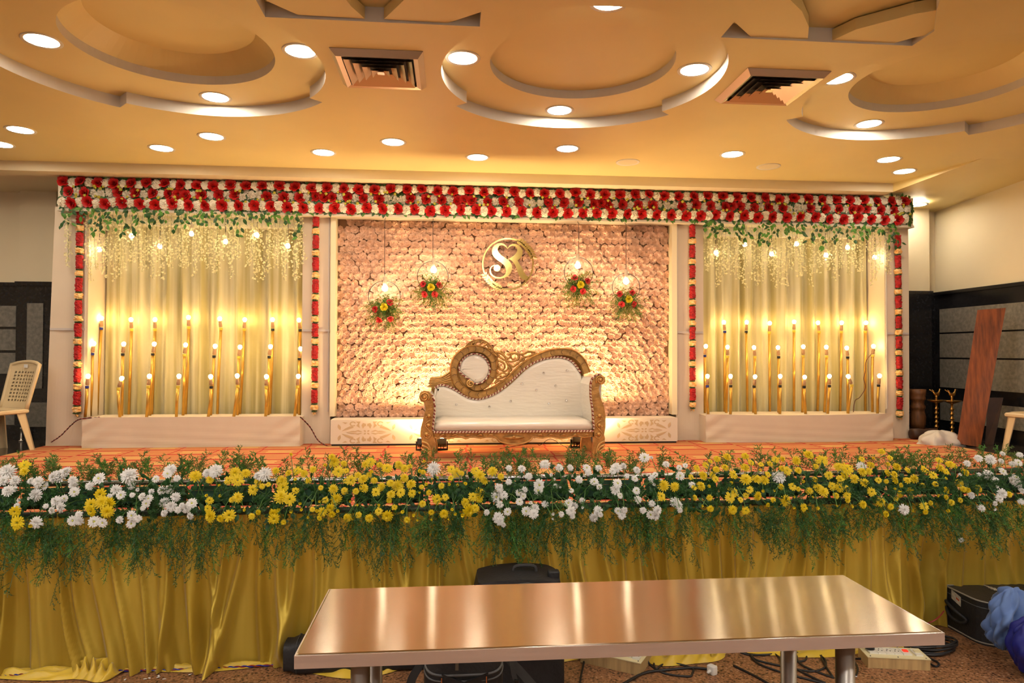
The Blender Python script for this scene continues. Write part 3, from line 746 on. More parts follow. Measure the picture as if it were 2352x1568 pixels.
# ------------------------------------------------------------------ flower wall
YF = 7.80
M_PINK = mat('pink_paper', (0.88, 0.53, 0.36), 0.8, var=.12, scale=5)
xa, xb = P(773, 700, YF - .03).x, P(1539, 700, YF - .03).x
zt_, zb_ = P(1150, 506, YF - .03).z, ZK + .30
t = thing('flower_wall', 'wall panel of pink paper rosettes behind the sofa', 'flower wall', ((xa + xb) / 2, YF, ZK))
q = MB(); q.bx(xa, xb, YF, YF + .04, ZK + .01, zt_); q.build('backing_board', mat('gap_shade_backing', (.34, .17, .09), .8), t)  # board darkened to paint the shade in the gaps between rosettes
random.seed(61)
ROS = [rosette_mb(s) for s in range(6)]
ME_ROS = [r_.mesh('rosette', M_PINK, False) for r_ in ROS]
dx = .0835; dz = dx * .88; cells = []
nz_ = int((zt_ - zb_) / dz)
for j in range(nz_ + 1):
    for i in range(int((xb - xa) / dx) + 1):
        x = xa + .035 + (i + (.5 if j % 2 else 0)) * dx + rnd(-.012, .012); z = zb_ + .02 + j * dz + rnd(-.012, .012)
        if x > xb - .02: continue
        if i == 0 and j >= nz_ - 1: continue
        cells.append((Vector((x, YF - .008 + rnd(-.008, .006), z)), Vector((rnd(-.35, .35), -1, rnd(-.35, .35))), rnd(.044, .051), rnd(0, 6), random.randrange(6)))
def hidden(p): return -.35 < p.x < 1.75 and p.z < 2.0
order = sorted(range(len(cells)), key=lambda k: (hidden(cells[k][0]), (cells[k][0] - CAM).length))
near = set(order[:300]); rest = MB()
for k, (p, d, r, s, v) in enumerate(cells):
    A = aim(p, d, r, s, .85)
    if k in near: inst('rosette', ME_ROS[v], t, A)
    else: rest.merge(ROS[v], A)
rest.build('rosettes', M_PINK, t, kind='stuff')
# moulding frame round it
t = thing('moulding_frame', 'cream moulding frame around the pink flower wall', 'frame', ((xa + xb) / 2, 7.7, ZK))
xl, xr = P(759, 700, 7.66).x, P(1555, 700, 7.66).x; zt2 = P(1150, 494, 7.66).z
q = MB(); q.bx(xl, xl + .055, 7.655, 7.86, ZK + .3, zt2); q.build('stile', M_MOULD, t)
q = MB(); q.bx(xr - .06, xr, 7.655, 7.86, ZK + .3, zt2); q.build('stile', M_MOULD, t)
q = MB(); q.bx(xl, xr, 7.65, 7.86, zt2 - .055, zt2 + .02); q.build('rail', M_MOULD, t)
# printed plinth in front of it
M_PLW = mat('cream_plinth_board', (0.80, 0.70, 0.56), .6)
M_PLT = mat('tan_stencil_print', (0.62, 0.46, 0.26), .6)
x0, x1 = P(759, 1000, 7.47).x, P(1556, 1000, 7.47).x; ztp = P(1100, 962, 7.47).z
t = thing('printed_plinth', 'cream plinth with tan damask stencil below the flower wall', 'plinth', ((x0 + x1) / 2, 7.6, ZK))
q = MB(); q.bx(x0, x1, 7.47, 7.735, ZK + .02, ztp); q.build('body', M_PLW, t)
q = MB(); q.bx(x0 + .01, x1 - .01, 7.48, 7.73, ZK, ZK + .02); q.build('plinth_foot', M_TAPE[0], t)
def lens(c, a, l, w, n=7):                           # pointed leaf outline
    o = []
    for s in (1, -1):
        for k in range(n):
            u_ = k / n if s == 1 else 1 - k / n
            o.append((u_ * l, s * w * math.sin(math.pi * u_)))
    return [(c[0] + x * math.cos(a) - y * math.sin(a), c[1] + x * math.sin(a) + y * math.cos(a)) for x, y in o]
def motif(cx, cz, s):
    q = MB()
    def put(o): q.prism([Vector((cx + x * s * 1.28, 7.4715, cz + z * s)) for x, z in o], (0, -.003, 0))
    for k in range(4): put(lens((.03 * math.cos(k * 1.571 + .785), .03 * math.sin(k * 1.571 + .785)), k * 1.571 + .785, .10, .032))
    for sx in (1, -1):
        for sz in (1, -1):
            put([(sx * .13, sz * .03), (sx * .28, sz * .10), (sx * .40, sz * .05), (sx * .30, sz * .045), (sx * .20, sz * .02)])
            put([(sx * .30, sz * .015), (sx * .52, sz * .012), (sx * .66, sz * .005), (sx * .50, sz * .06), (sx * .42, sz * .065)])
            put([(sx * .42, sz * .20), (sx * .60, sz * .12), (sx * .82, sz * .05), (sx * .70, sz * .17), (sx * .55, sz * .26), (sx * .46, sz * .26)])
            put([(sx * .12, sz * .15), (sx * .05, sz * .28), (sx * .02, sz * .24), (sx * .02, sz * .36), (sx * .12, sz * .40), (sx * .17, sz * .30)])
            put([(sx * .22, sz * .18), (sx * .34, sz * .28), (sx * .28, sz * .38), (sx * .36, sz * .46), (sx * .20, sz * .46), (sx * .24, sz * .34)])
            n_ = 9; c = (sx * .45, sz * .36); o = [(c[0] + .11 * math.cos(a), c[1] + .11 * math.sin(a)) for a in [R(20 + 300 * k / n_) for k in range(n_ + 1)]]
            o += [(c[0] + .065 * math.cos(a), c[1] + .065 * math.sin(a)) for a in [R(320 - 300 * k / n_) for k in range(n_ + 1)]]; put(o)
            put([(sx * .62, sz * .42), (sx * .80, sz * .44), (sx * .70, sz * .36)])
            put(lens((sx * .86, sz * .10), R(90 * sz - sx * sz * 15), .26, .05))
    q.build('stencil_motif', M_PLT, t)
wd = (x1 - x0); hgt = ztp - ZK
for k in range(5): motif(x0 + wd * (k * 2 + 1) / 10, (ztp + ZK) / 2 + .005, hgt * .90)

# ---- initials in a ring
Mz = 10.4556
M_MIRG = mat('gold_mirror_acrylic', (0.90, 0.68, 0.22), 0.12, 1.0)
YM = 7.715
def Z(pt): return P(1080 + pt[0] / Mz, 530 + pt[1] / Mz, YM)
cc = Z((905, 795))
t = thing('monogram_sign', 'gold mirror initials S and R in a leafy ring on the flower wall', 'sign', Z((905, 1410)))
EXT = (0, .012, 0)
so = [(895, 415), (860, 355), (800, 310), (740, 292), (660, 303), (590, 343), (540, 400), (520, 480), (532, 560), (575, 632), (650, 700), (740, 760), (812, 822), (850, 890), (866, 960), (845, 1030), (790, 1085), (710, 1112), (620, 1105), (550, 1070), (507, 1010), (492, 940), (507, 885), (545, 845), (600, 828),
      (598, 812), (520, 840), (470, 905), (460, 980), (488, 1055), (560, 1112), (640, 1142), (730, 1148), (830, 1127), (920, 1075), (982, 1000), (1008, 910), (1005, 840), (978, 770), (910, 695), (830, 640), (740, 580), (682, 520), (658, 460), (666, 400), (702, 355), (750, 342), (810, 355), (860, 390), (893, 432)]
q = MB(); q.prism([Z(p) for p in so], EXT); q.prism([Z((645 + 82 * math.cos(a), 895 + 82 * math.sin(a))) for a in [2 * math.pi * k / 20 for k in range(20)]], EXT); q.build('initial_letter', M_MIRG, t)
ro = [(896, 415), (950, 345), (1010, 316), (1080, 310), (1160, 343), (1225, 400), (1262, 475), (1255, 570), (1210, 650), (1140, 715), (1180, 790), (1240, 880), (1290, 980), (1340, 1060), (1420, 1125), (1360, 1180), (1300, 1186), (1230, 1145), (1170, 1060), (1130, 960), (1100, 870), (1060, 790), (1000, 720), (952, 682), (912, 690), (888, 690), (960, 650), (1040, 600), (1100, 540), (1131, 470), (1115, 400), (1060, 360), (1000, 355), (950, 382), (898, 432)]
q = MB(); q.prism([Z(p) for p in ro], EXT); q.build('initial_letter', M_MIRG, t)
n = 72; q = MB()
q.prism([Z((905 + 622 * math.cos(2 * math.pi * k / n), 795 + 625 * math.sin(2 * math.pi * k / n))) for k in range(n)], EXT, [[Z((905 + 588 * math.cos(2 * math.pi * k / n), 795 + 591 * math.sin(2 * math.pi * k / n))) for k in range(n)]])
q.build('ring', M_MIRG, t)
def sprig(pts, sc, nm):
    q = MB(); path = smoothpath([Vector((a, b_, 0)) for a, b_ in pts], 5)
    for i in range(0, len(path) - 1, 2):
        d = (path[min(i + 1, len(path) - 1)] - path[max(i - 1, 0)]).normalized(); an = math.atan2(d.y, d.x)
        for s in (1, -1):
            o = lens((path[i].x, path[i].y), an + s * .75, sc * (1.15 if s < 0 else .8), sc * .17); q.prism([Z(p) for p in o], EXT)
    w = 14; o = [(p.x + w * .7, p.y - w * .7) for p in path] + [(p.x - w * .7, p.y + w * .7) for p in reversed(path)]
    q.prism([Z(p) for p in o], EXT); q.build(nm, M_MIRG, t)
sprig([(1130, 230), (1250, 300), (1350, 400), (1430, 500), (1500, 640)], 130, 'leaf_sprig')
sprig([(760, 1390), (650, 1330), (540, 1260), (440, 1160), (340, 1030)], 120, 'leaf_sprig')

# ---- ring pendants with bouquets
M_PRED = mat('coral_red_petal', (0.75, 0.05, 0.06), .5, var=.2, scale=8, trans=.15)
M_PYEL = mat('yellow_petal', (0.80, 0.62, 0.02), .5, var=.1, scale=8, trans=.15)
ME_PRED = [rose_mesh('red_rose', M_PRED, s) for s in (71, 72)]; ME_PYEL = rose_mesh('yellow_rose', M_PYEL, 73)
M_FERN = mat('fern_green', (0.085, 0.20, 0.03), .55, var=.35, scale=20, trans=.2)
M_FERNO = mat('olive_fern', (0.22, 0.24, 0.04), .55, var=.3, scale=20, trans=.25)
M_PBULB = mat('pendant_bulb_glow', (1, .95, .85), .3, emit=(1, .84, .60), estr=E_PEND)
ME_PBULB = bulb_mb(.034).mesh('bulb', M_PBULB, True)
def needles(mb, p, d, Ls, nb, spread=.55, nl=6, nlen=.011, nw=.0011, droop=0.0):
    """one asparagus-fern frond: stem with side twigs carrying needle leaves"""
    d = Vector(d).normalized(); s = d.orthogonal().normalized(); s = Matrix.Rotation(rnd(0, 6.3), 3, d) @ s
    pts = []
    for k in range(6):
        t_ = k / 5; pts.append(Vector(p) + d * Ls * t_ + Vector((0, 0, -droop * t_ * t_)))
    mb.tube(pts, .0011, 3, cap=False)
    for k in range(nb):
        t_ = .12 + .86 * (k + rnd(0, .8)) / nb; i = min(4, int(t_ * 5)); c = pts[i].lerp(pts[i + 1], t_ * 5 - i)
        sd = Matrix.Rotation(rnd(0, 6.3), 3, d) @ s; bd = (d * .8 + sd).normalized(); bl = Ls * spread * .5 * (1.15 - t_) + .012
        e_ = c + bd * bl + Vector((0, 0, -droop * .3))
        w0 = bd.orthogonal().normalized() * .0007
        mb.add([c - w0, c + w0, e_], [(0, 1, 2)])
        for j in range(nl):
            f = (j + .5) / nl; q_ = c.lerp(e_, f); nd = (bd * .6 + Vector((rnd(-1, 1), rnd(-1, 1), rnd(-1, 1)))).normalized(); sw = nd.cross(Vector((rnd(-1, 1), -1, rnd(-.5, .5)))).normalized() * nw
            mb.add([q_ - sw, q_ + sw, q_ + nd * nlen * rnd(.7, 1.3)], [(0, 1, 2)])
random.seed(81)
PEND = [((883, 681), 36, (884, 664), (883, 706), 505, 'leftmost and lowest of the ring pendants', [(-20, 4), (-12, 27), (13, 25), (12, -11)]),
        ((994, 635), 35, (996, 622), (990, 661), 518, 'second ring pendant from left, with red blooms around a yellow one', [(-17, -8), (18, -6), (-14, 14), (8, 14)]),
        ((1329, 625), 34, (1327, 612), (1331, 655), 526, 'third ring pendant from left, right of the gold initials', [(-11, -16), (17, -9), (-14, 8), (7, 13)]),
        ((1438, 660), 33, (1438, 648), (1441, 688), 536, 'rightmost of the ring pendants before the flower wall', [(-17, -12), (10, -15), (-13, 10), (14, 10)])]
for (c, r, b_, fl, ytop, lab, reds) in PEND:
    Yp = 7.56; pc = P(c[0], c[1], Yp); rad = r * U(Yp); top = Vector((pc.x, Yp + .0, P(c[0], ytop, Yp).z)); htop = Vector((pc.x, 7.68, 3.14)); 
    t = thing('ring_pendant', lab, 'pendant lamp', pc - Vector((0, 0, rad)), 'flower ring pendants on the flower wall')
    q = MB(); q.tube([pc + Vector((rad * math.cos(2 * math.pi * k / 40), 0, rad * math.sin(2 * math.pi * k / 40))) for k in range(41)], .0035, 5, cap=False); q.build('ring', M_WIRE, t)
    q = MB(); q.tube([pc + Vector((0, 0, rad)), Vector((pc.x, Yp, 3.10)), Vector((pc.x, 7.64, 3.14))], .003, 5); q.build('wire', M_WIRE, t)
    q = MB(); q.ball(pc + Vector((0, 0, rad)), .010, 8, 5); q.build('knot', M_TAPE[0], t)
    bp = P(b_[0], b_[1], Yp); q = MB(); q.lathe([(.008, 0), (.020, -.012), (.022, -.05), (.017, -.075), (.017, -.10)], (bp.x, Yp, bp.z + .145), 12); q.build('bulb_holder', mat('cream_holder', (.62, .50, .36), .5), t, smooth=True)
    inst('bulb', ME_PBULB, t, aim(bp + Vector((0, 0, .01)), (0, 0, -1), 1))
    fc = P(fl[0], fl[1], Yp); g1, g2 = MB(), MB()
    for k in range(80):
        an = rnd(0, 6.28); L_ = rnd(.10, .24); d = Vector((math.cos(an), rnd(-.5, .15), math.sin(an) - .25)); needles(g1 if k % 3 == 0 else g2, fc + Vector((rnd(-.03, .03), 0, rnd(-.03, .03))), d, L_, 9, .6, 7, .014, .0034, .05)
    g1.build('fern', M_FERN, t, kind='stuff'); g2.build('olive_fern', M_FERNO, t, kind='stuff')
    gl = MB()
    for k in range(34):
        an = rnd(0, 6.28); leaf(gl, fc + Vector((rnd(-.05, .05), rnd(-.02, .02), rnd(-.05, .05))), (math.cos(an), -.4, math.sin(an)), (0, -1, 0), rnd(.04, .07), .018)
    gl.build('leaves', M_GREEN, t, kind='stuff')
    inst('yellow_rose', ME_PYEL, t, aim(fc + Vector((0, -.05, 0)), (.05, -1, .05), .045))
    for (ox, oy) in reds:
        p = P(fl[0] + ox, fl[1] + oy, Yp - .035); inst('red_rose', random.choice(ME_PRED), t, aim(p, (ox * .03, -1, -oy * .03), .040, rnd(0, 6)))
# ------------------------------------------------------------------ carved sofa
M_GOLD = mat('antique_gold_carving', (0.50, 0.28, 0.085), .42, .55, var=.30, scale=18, bump=.25, bscale=50)
M_GOLDL = mat('rubbed_gold_relief', (0.66, 0.39, 0.13), .38, .6, var=.25, scale=20)
M_LEATH = mat('white_plastic_wrapped_leatherette', (0.86, 0.78, 0.67), .30, 0, var=.02, scale=6, bump=.35, bscale=9, coat=.8, stretch=(1, 1, 5))
M_ROPER = mat('red_cord', (0.20, 0.02, 0.015), .6); M_ROPEW = mat('cream_cord', (0.75, 0.62, 0.45), .6)
M_CRYS = mat('crystal_button', (.75, .75, .78), .08, .9)
YSFR, YSBK = 6.42, 7.00
SZ = 4.9
def SF(x, y, Y=YSFR): return P(940 + x / SZ, 760 + y / SZ, Y)
sofa = thing('wedding_sofa', 'white wrapped sofa with carved gold scroll frame at stage centre', 'sofa', ((SF(290, 1400).x + SF(2060, 1400).x) / 2, 6.7, ZK))
def rope(path, r=.010, nm='cord_piping', par=None):
    q = MB(); n = 6; seg = [path[0]]
    acc = 0
    dense = [path[0]]
    for a, b_ in zip(path[:-1], path[1:]):
        l = (b_ - a).length; k = max(1, int(l / .010))
        for j in range(1, k + 1): dense.append(a.lerp(b_, j / k))
    o = len(q.v)
    q.tube(dense, r, n, cap=False)
    q.m = [1 if ((k + 2 * i) % 6) < 3 else 0 for i in range(len(dense) - 1) for k in range(n)]
    return q.build(nm, [M_ROPER, M_ROPEW], par or sofa)
# backrest cushion
bo = [(290, 640), (330, 614), (370, 608), (430, 618), (520, 660), (600, 710), (680, 750), (780, 762), (880, 740), (1000, 682), (1100, 602), (1200, 512), (1300, 420), (1400, 358), (1500, 318), (1600, 297), (1700, 294), (1800, 325), (1870, 390), (1925, 470), (1990, 700), (1990, 990), (250, 990), (262, 800)]
top = smoothpath([Vector((a, b_, 0)) for a, b_ in bo[:20]], 4)
outl = [SF(p.x, p.y, YSBK) for p in top] + [SF(a, b_, YSBK) for a, b_ in bo[20:]]
zs_ref = SF(600, 900, YSBK).z
ctr = Vector((sum(p.x for p in outl) / len(outl), 0, sum(p.z for p in outl) / len(outl)))
q = MB()
# puffed front: rings of the outline shrinking inward
def puff(q, outl, dep, back, steps=((0, 0), (.004, .4), (.012, .75), (.026, .95), (.045, 1.0))):
    n = len(outl); rings = []
    area = sum(outl[i].x * outl[(i + 1) % n].z - outl[(i + 1) % n].x * outl[i].z for i in range(n)); sg = 1 if area > 0 else -1
    nr = []
    for i in range(n):
        t = (outl[(i + 1) % n] - outl[i - 1]).normalized(); nr.append(Vector((-t.z, 0, t.x)) * sg)
    for s, d in steps: rings.append([p + k * s + Vector((0, -dep * d, 0)) for p, k in zip(outl, nr)])
    vs = [v for r_ in rings for v in r_]; fs = [(k * n + i, k * n + (i + 1) % n, (k + 1) * n + (i + 1) % n, (k + 1) * n + i) for k in range(len(rings) - 1) for i in range(n)]
    q.add(vs, fs)
    last = rings[-1]; t = tessellate_polygon([last]); q.add(last, [tuple(x) for x in t])
    bk = [p + Vector((0, back, 0)) for p in outl]; q.add(outl + bk, [(i, (i + 1) % n, n + (i + 1) % n, n + i) for i in range(n)])
    q.add(bk, [tuple(x) for x in tessellate_polygon([bk])])
puff(q, outl, .035, .06); bc = q.build('backrest', M_LEATH, sofa, smooth=True)
rope([p + Vector((0, -.03, 0)) for p in outl[:len(top)]], .011)
for (x, y) in ((530, 828), (902, 852), (1142, 790), (1268, 594), (1433, 663), (1513, 472), (1775, 446), (1648, 615), (1574, 816), (1768, 782)):
    q = MB(); p = SF(x, y, YSBK - .04); q.lathe([(.001, .012), (.008, .009), (.013, .003), (.014, 0)], (0, 0, 0), 8, cap=False)
    M4 = aim(p, (0, -1, 0), 1); q.v = [M4 @ v for v in q.v]; q.build('crystal_button', M_CRYS, bc)
# gold scroll band
def band(q, path, w, y0, prof=((-.5, 0), (-.5, .5), (-.36, .85), (-.30, .62), (.30, .62), (.36, .85), (.5, .5), (.5, 0)), depth=.055, ws=None):
    n = len(path); m = len(prof); vs = []
    for i, p in enumerate(path):
        t = (path[min(i + 1, n - 1)] - path[max(i - 1, 0)]).normalized(); nn = Vector((-t.z, 0, t.x)); ww = w * (ws[i] if ws else 1)
        for a, h in prof: vs.append(Vector((p.x, y0, p.z)) + nn * ww * a + Vector((0, -h * depth, 0)))
    fs = [(i * m + k, i * m + (k + 1) % m, (i + 1) * m + (k + 1) % m, (i + 1) * m + k) for i in range(n - 1) for k in range(m)]
    fs += [tuple(range(m)), tuple((n - 1) * m + k for k in range(m))]
    q.add(vs, fs)
bp = [(1995, 475), (1955, 370), (1895, 295), (1815, 248), (1720, 236), (1600, 248), (1490, 282), (1380, 335), (1270, 415), (1180, 502), (1090, 582), (990, 650), (880, 702), (780, 718), (680, 702), (600, 652), (540, 582), (508, 500), (502, 420), (530, 325), (590, 255), (660, 212), (740, 200), (830, 217), (900, 265), (942, 340), (952, 430), (930, 512), (880, 582), (810, 630), (742, 640), (690, 612)]
path = [SF(p.x, p.y, YSBK) for p in smoothpath([Vector((a, b_, 0)) for a, b_ in bp], 4)]
q = MB(); wz = 98 / SZ * U(YSBK); n = len(path)
band(q, path, wz, YSBK + .03, depth=.085, ws=[1.0 if i < n * .62 else 1.0 - .30 * (i / n - .62) / .38 for i in range(n)])
fr = q.build('scroll_frame', M_GOLD, sofa)
q = MB()
for i in range(4, n - 3, 4):                        # carved cuts across the band
    t = (path[i + 1] - path[i - 1]).normalized(); nn = Vector((-t.z, 0, t.x)); c = path[i]
    k = nn * wz * .27; q.tube([c - k + Vector((0, -.024, 0)), c + t * .012 + Vector((0, -.026, 0)), c + k + Vector((0, -.024, 0))], .003, 4)
q.build('carved_cuts', mat('carving_groove', (.10, .05, .02), .7), fr, kind='stuff')
q = MB(); sp = [SF(690, 590, YSBK) + Vector((0, -.03, 0)) + (v - Vector()) for v in spiral((0, 0, 0), 46 / SZ * U(YSBK), .006, R(100), 1.7, 26)]
q.tube(sp, .010, 6); q.build('scroll_end', M_GOLDL, fr, smooth=True)
q = MB(); nrm = []; no = len(outl)
for i, p in enumerate(outl):
    t = (outl[(i + 1) % no] - outl[i - 1]).normalized(); nrm.append(Vector((p.x, YSBK + .045, p.z)) + Vector((-t.z, 0, t.x)) * .036 * (1 if p.z > zs_ref else 0))
q.prism(nrm, (0, .03, 0)); q.prism([SF(728 + 235 * math.cos(2 * math.pi * k / 40), 430 + 235 * math.sin(2 * math.pi * k / 40), YSBK) + Vector((0, .045, 0)) for k in range(40)], (0, .03, 0)); q.build('back_board', M_GOLD, sofa)
# round cushion inside the scroll
oc = [(560, 452), (562, 400), (585, 340), (630, 290), (690, 262), (750, 256), (815, 275), (870, 325), (902, 390), (905, 450), (885, 510), (845, 558), (790, 588), (730, 590), (700, 566), (660, 535), (610, 500)]
outl = [SF(a, b_, YSBK) for a, b_ in [(p.x, p.y) for p in smoothpath([Vector((a, b_, 0)) for a, b_ in oc + [oc[0]]], 3)[:-1]]]
q = MB(); puff(q, outl, .03, .05); rc = q.build('round_cushion', M_LEATH, sofa, smooth=True)
rope([p + Vector((0, -.03, 0)) for p in outl + [outl[0]]], .009, par=rc)
# solid backing behind the carving
q = MB(); lo = [(560, 452), (660, 535), (720, 590), (690, 640), (600, 640), (540, 560), (540, 480)]
q.prism([SF(a, b_, YSBK) for a, b_ in lo], (0, .04, 0)); q.build('carved_leaf', M_GOLD, fr)
# leaf swoop towards the left arm
so_ = [(500, 385), (440, 465), (360, 510), (245, 520), (222, 560), (232, 596), (200, 632), (285, 640), (330, 606), (430, 606), (530, 650), (560, 640), (520, 560), (500, 480)]
q = MB(); q.prism([SF(a, b_, YSBK) for a, b_ in so_], (0, .05, 0)); sw = q.build('leaf_swoop', M_GOLD, sofa)
q = MB()
for k in range(5):
    f = k / 4
    pts = smoothpath([Vector((492, 420 + f * 150, 0)), Vector((430, 480 + f * 95, 0)), Vector((350, 522 + f * 70, 0)), Vector((235, 530 + f * 68, 0))], 4)
    q.tube([SF(p.x, p.y, YSBK) + Vector((0, -.004, 0)) for p in pts], .008, 5)
q.build('carved_ridges', M_GOLDL, sw, smooth=True)
# crest
co = [(628, 200), (660, 140), (720, 102), (790, 88), (860, 110), (910, 160), (945, 220), (985, 262), (950, 290)]
ci = [(905, 240), (860, 205), (800, 180), (735, 172), (680, 182)]
hole = []
q = MB()
oc2 = [SF(p.x, p.y, YSBK) for p in smoothpath([Vector((a, b_, 0)) for a, b_ in co], 4)]
arcw = [1] * len(oc2)
pth = [SF(p.x, p.y + 22, YSBK) for p in smoothpath([Vector((a, b_, 0)) for a, b_ in co], 4)]
band(q, pth, 44 / SZ * U(YSBK), YSBK + .03, depth=.06)
for k in range(8):                                   # ribs of the crest leaving gaps
    f = .12 + k * .11; p = pth[int(f * (len(pth) - 1))]; a = SF(735 + (f - .45) * 330, 190 + abs(f - .45) * 70, YSBK)
    q.tube([p + Vector((0, -.01, 0)), p.lerp(a, .5) + Vector((.012, -.012, 0)), a + Vector((0, -.005, 0))], [.012, .010, .006], 6)
cr = q.build('crest', M_GOLD, sofa)
# pierced filigree between scroll and wave
q = MB()
def ln(pts, r0, r1=None, k=5):
    pp = smoothpath([Vector((a, b_, 0)) for a, b_ in pts], k); m = len(pp); r1 = r0 if r1 is None else r1
    q.tube([SF(p.x, p.y, YSBK) + Vector((0, .012, 0)) for p in pp], [r0 + (r1 - r0) * i / (m - 1) for i in range(m)], 6)
ln([(940, 240), (1000, 240), (1050, 262), (1085, 300), (1095, 350)], .018, .012)
ln([(985, 262), (1030, 300), (1080, 330), (1150, 345), (1210, 330)], .013, .010)
ln([(1210, 330), (1235, 290), (1215, 255), (1175, 250), (1145, 275), (1155, 310), (1185, 315), (1195, 292)], .016, .007)
ln([(1110, 270), (1160, 245), (1240, 262), (1290, 255), (1340, 232), (1420, 240)], .015, .012)
ln([(1240, 340), (1280, 300), (1340, 285), (1400, 262), (1440, 250)], .013, .008)
ln([(1260, 262), (1300, 300), (1280, 330), (1240, 345)], .010)
ln([(965, 300), (1000, 330), (1050, 350), (1075, 385), (1065, 425), (1020, 435), (1000, 410), (1025, 390)], .015, .007)
ln([(985, 330), (1010, 400), (1060, 450), (1100, 440), (1115, 400), (1100, 370)], .013, .008)
ln([(1095, 350), (1130, 380), (1170, 400), (1200, 380), (1240, 350)], .013)
ln([(1115, 400), (1130, 440), (1105, 490), (1050, 520), (1000, 540), (960, 590)], .014, .010)
ln([(985, 450), (1010, 480), (1060, 470), (1105, 490)], .012, .010)
ln([(960, 590), (1010, 560), (1060, 555), (1110, 520)], .011)
ln([(975, 520), (1000, 500), (1040, 505)], .012); ln([(1140, 390), (1150, 430), (1130, 455)], .012)
ln([(1085, 300), (1110, 310), (1130, 300)], .016, .008); ln([(1020, 250), (1035, 225), (1060, 250), (1075, 265)], .010)
ln([(960, 280), (970, 360), (985, 450), (975, 540)], .012)
q.build('pierced_filigree', M_GOLD, sofa, smooth=True)
# seat cushion, a rounded profile run along its width
zs0, zs1 = SF(1200, 1130).z, SF(1200, 1005).z
xL, xR_ = SF(278, 1080).x, SF(2068, 1080).x
prof = [(6.44, zs0), (6.415, zs0 + .02), (6.405, zs0 + .06), (6.415, zs1 - .03), (6.45, zs1 - .006), (6.52, zs1), (6.75, zs1 - .004), (6.99, zs1 - .01), (6.99, zs0)]
q = MB(); nx = 24; vs = []
for i in range(nx + 1):
    u_ = i / nx; e_ = min(u_, 1 - u_); k = min(1, e_ / .03); x = xL + (xR_ - xL) * u_
    for y, z in prof: vs.append(Vector((x, y + (1 - k) * .02 * (1 if y < 6.5 else 0), z - (1 - k) * .02 * (1 if z > zs0 + .05 else 0))))
mm = len(prof); fs = [(i * mm + k, i * mm + (k + 1) % mm, (i + 1) * mm + (k + 1) % mm, (i + 1) * mm + k) for i in range(nx) for k in range(mm)] + [tuple(range(mm)), tuple(nx * mm + k for k in range(mm))]
q.add(vs, fs); q.build('seat', M_LEATH, sofa, smooth=True)
rope([Vector((xL + (xR_ - xL) * k / 30, 6.405, zs0)) for k in range(31)], .011)
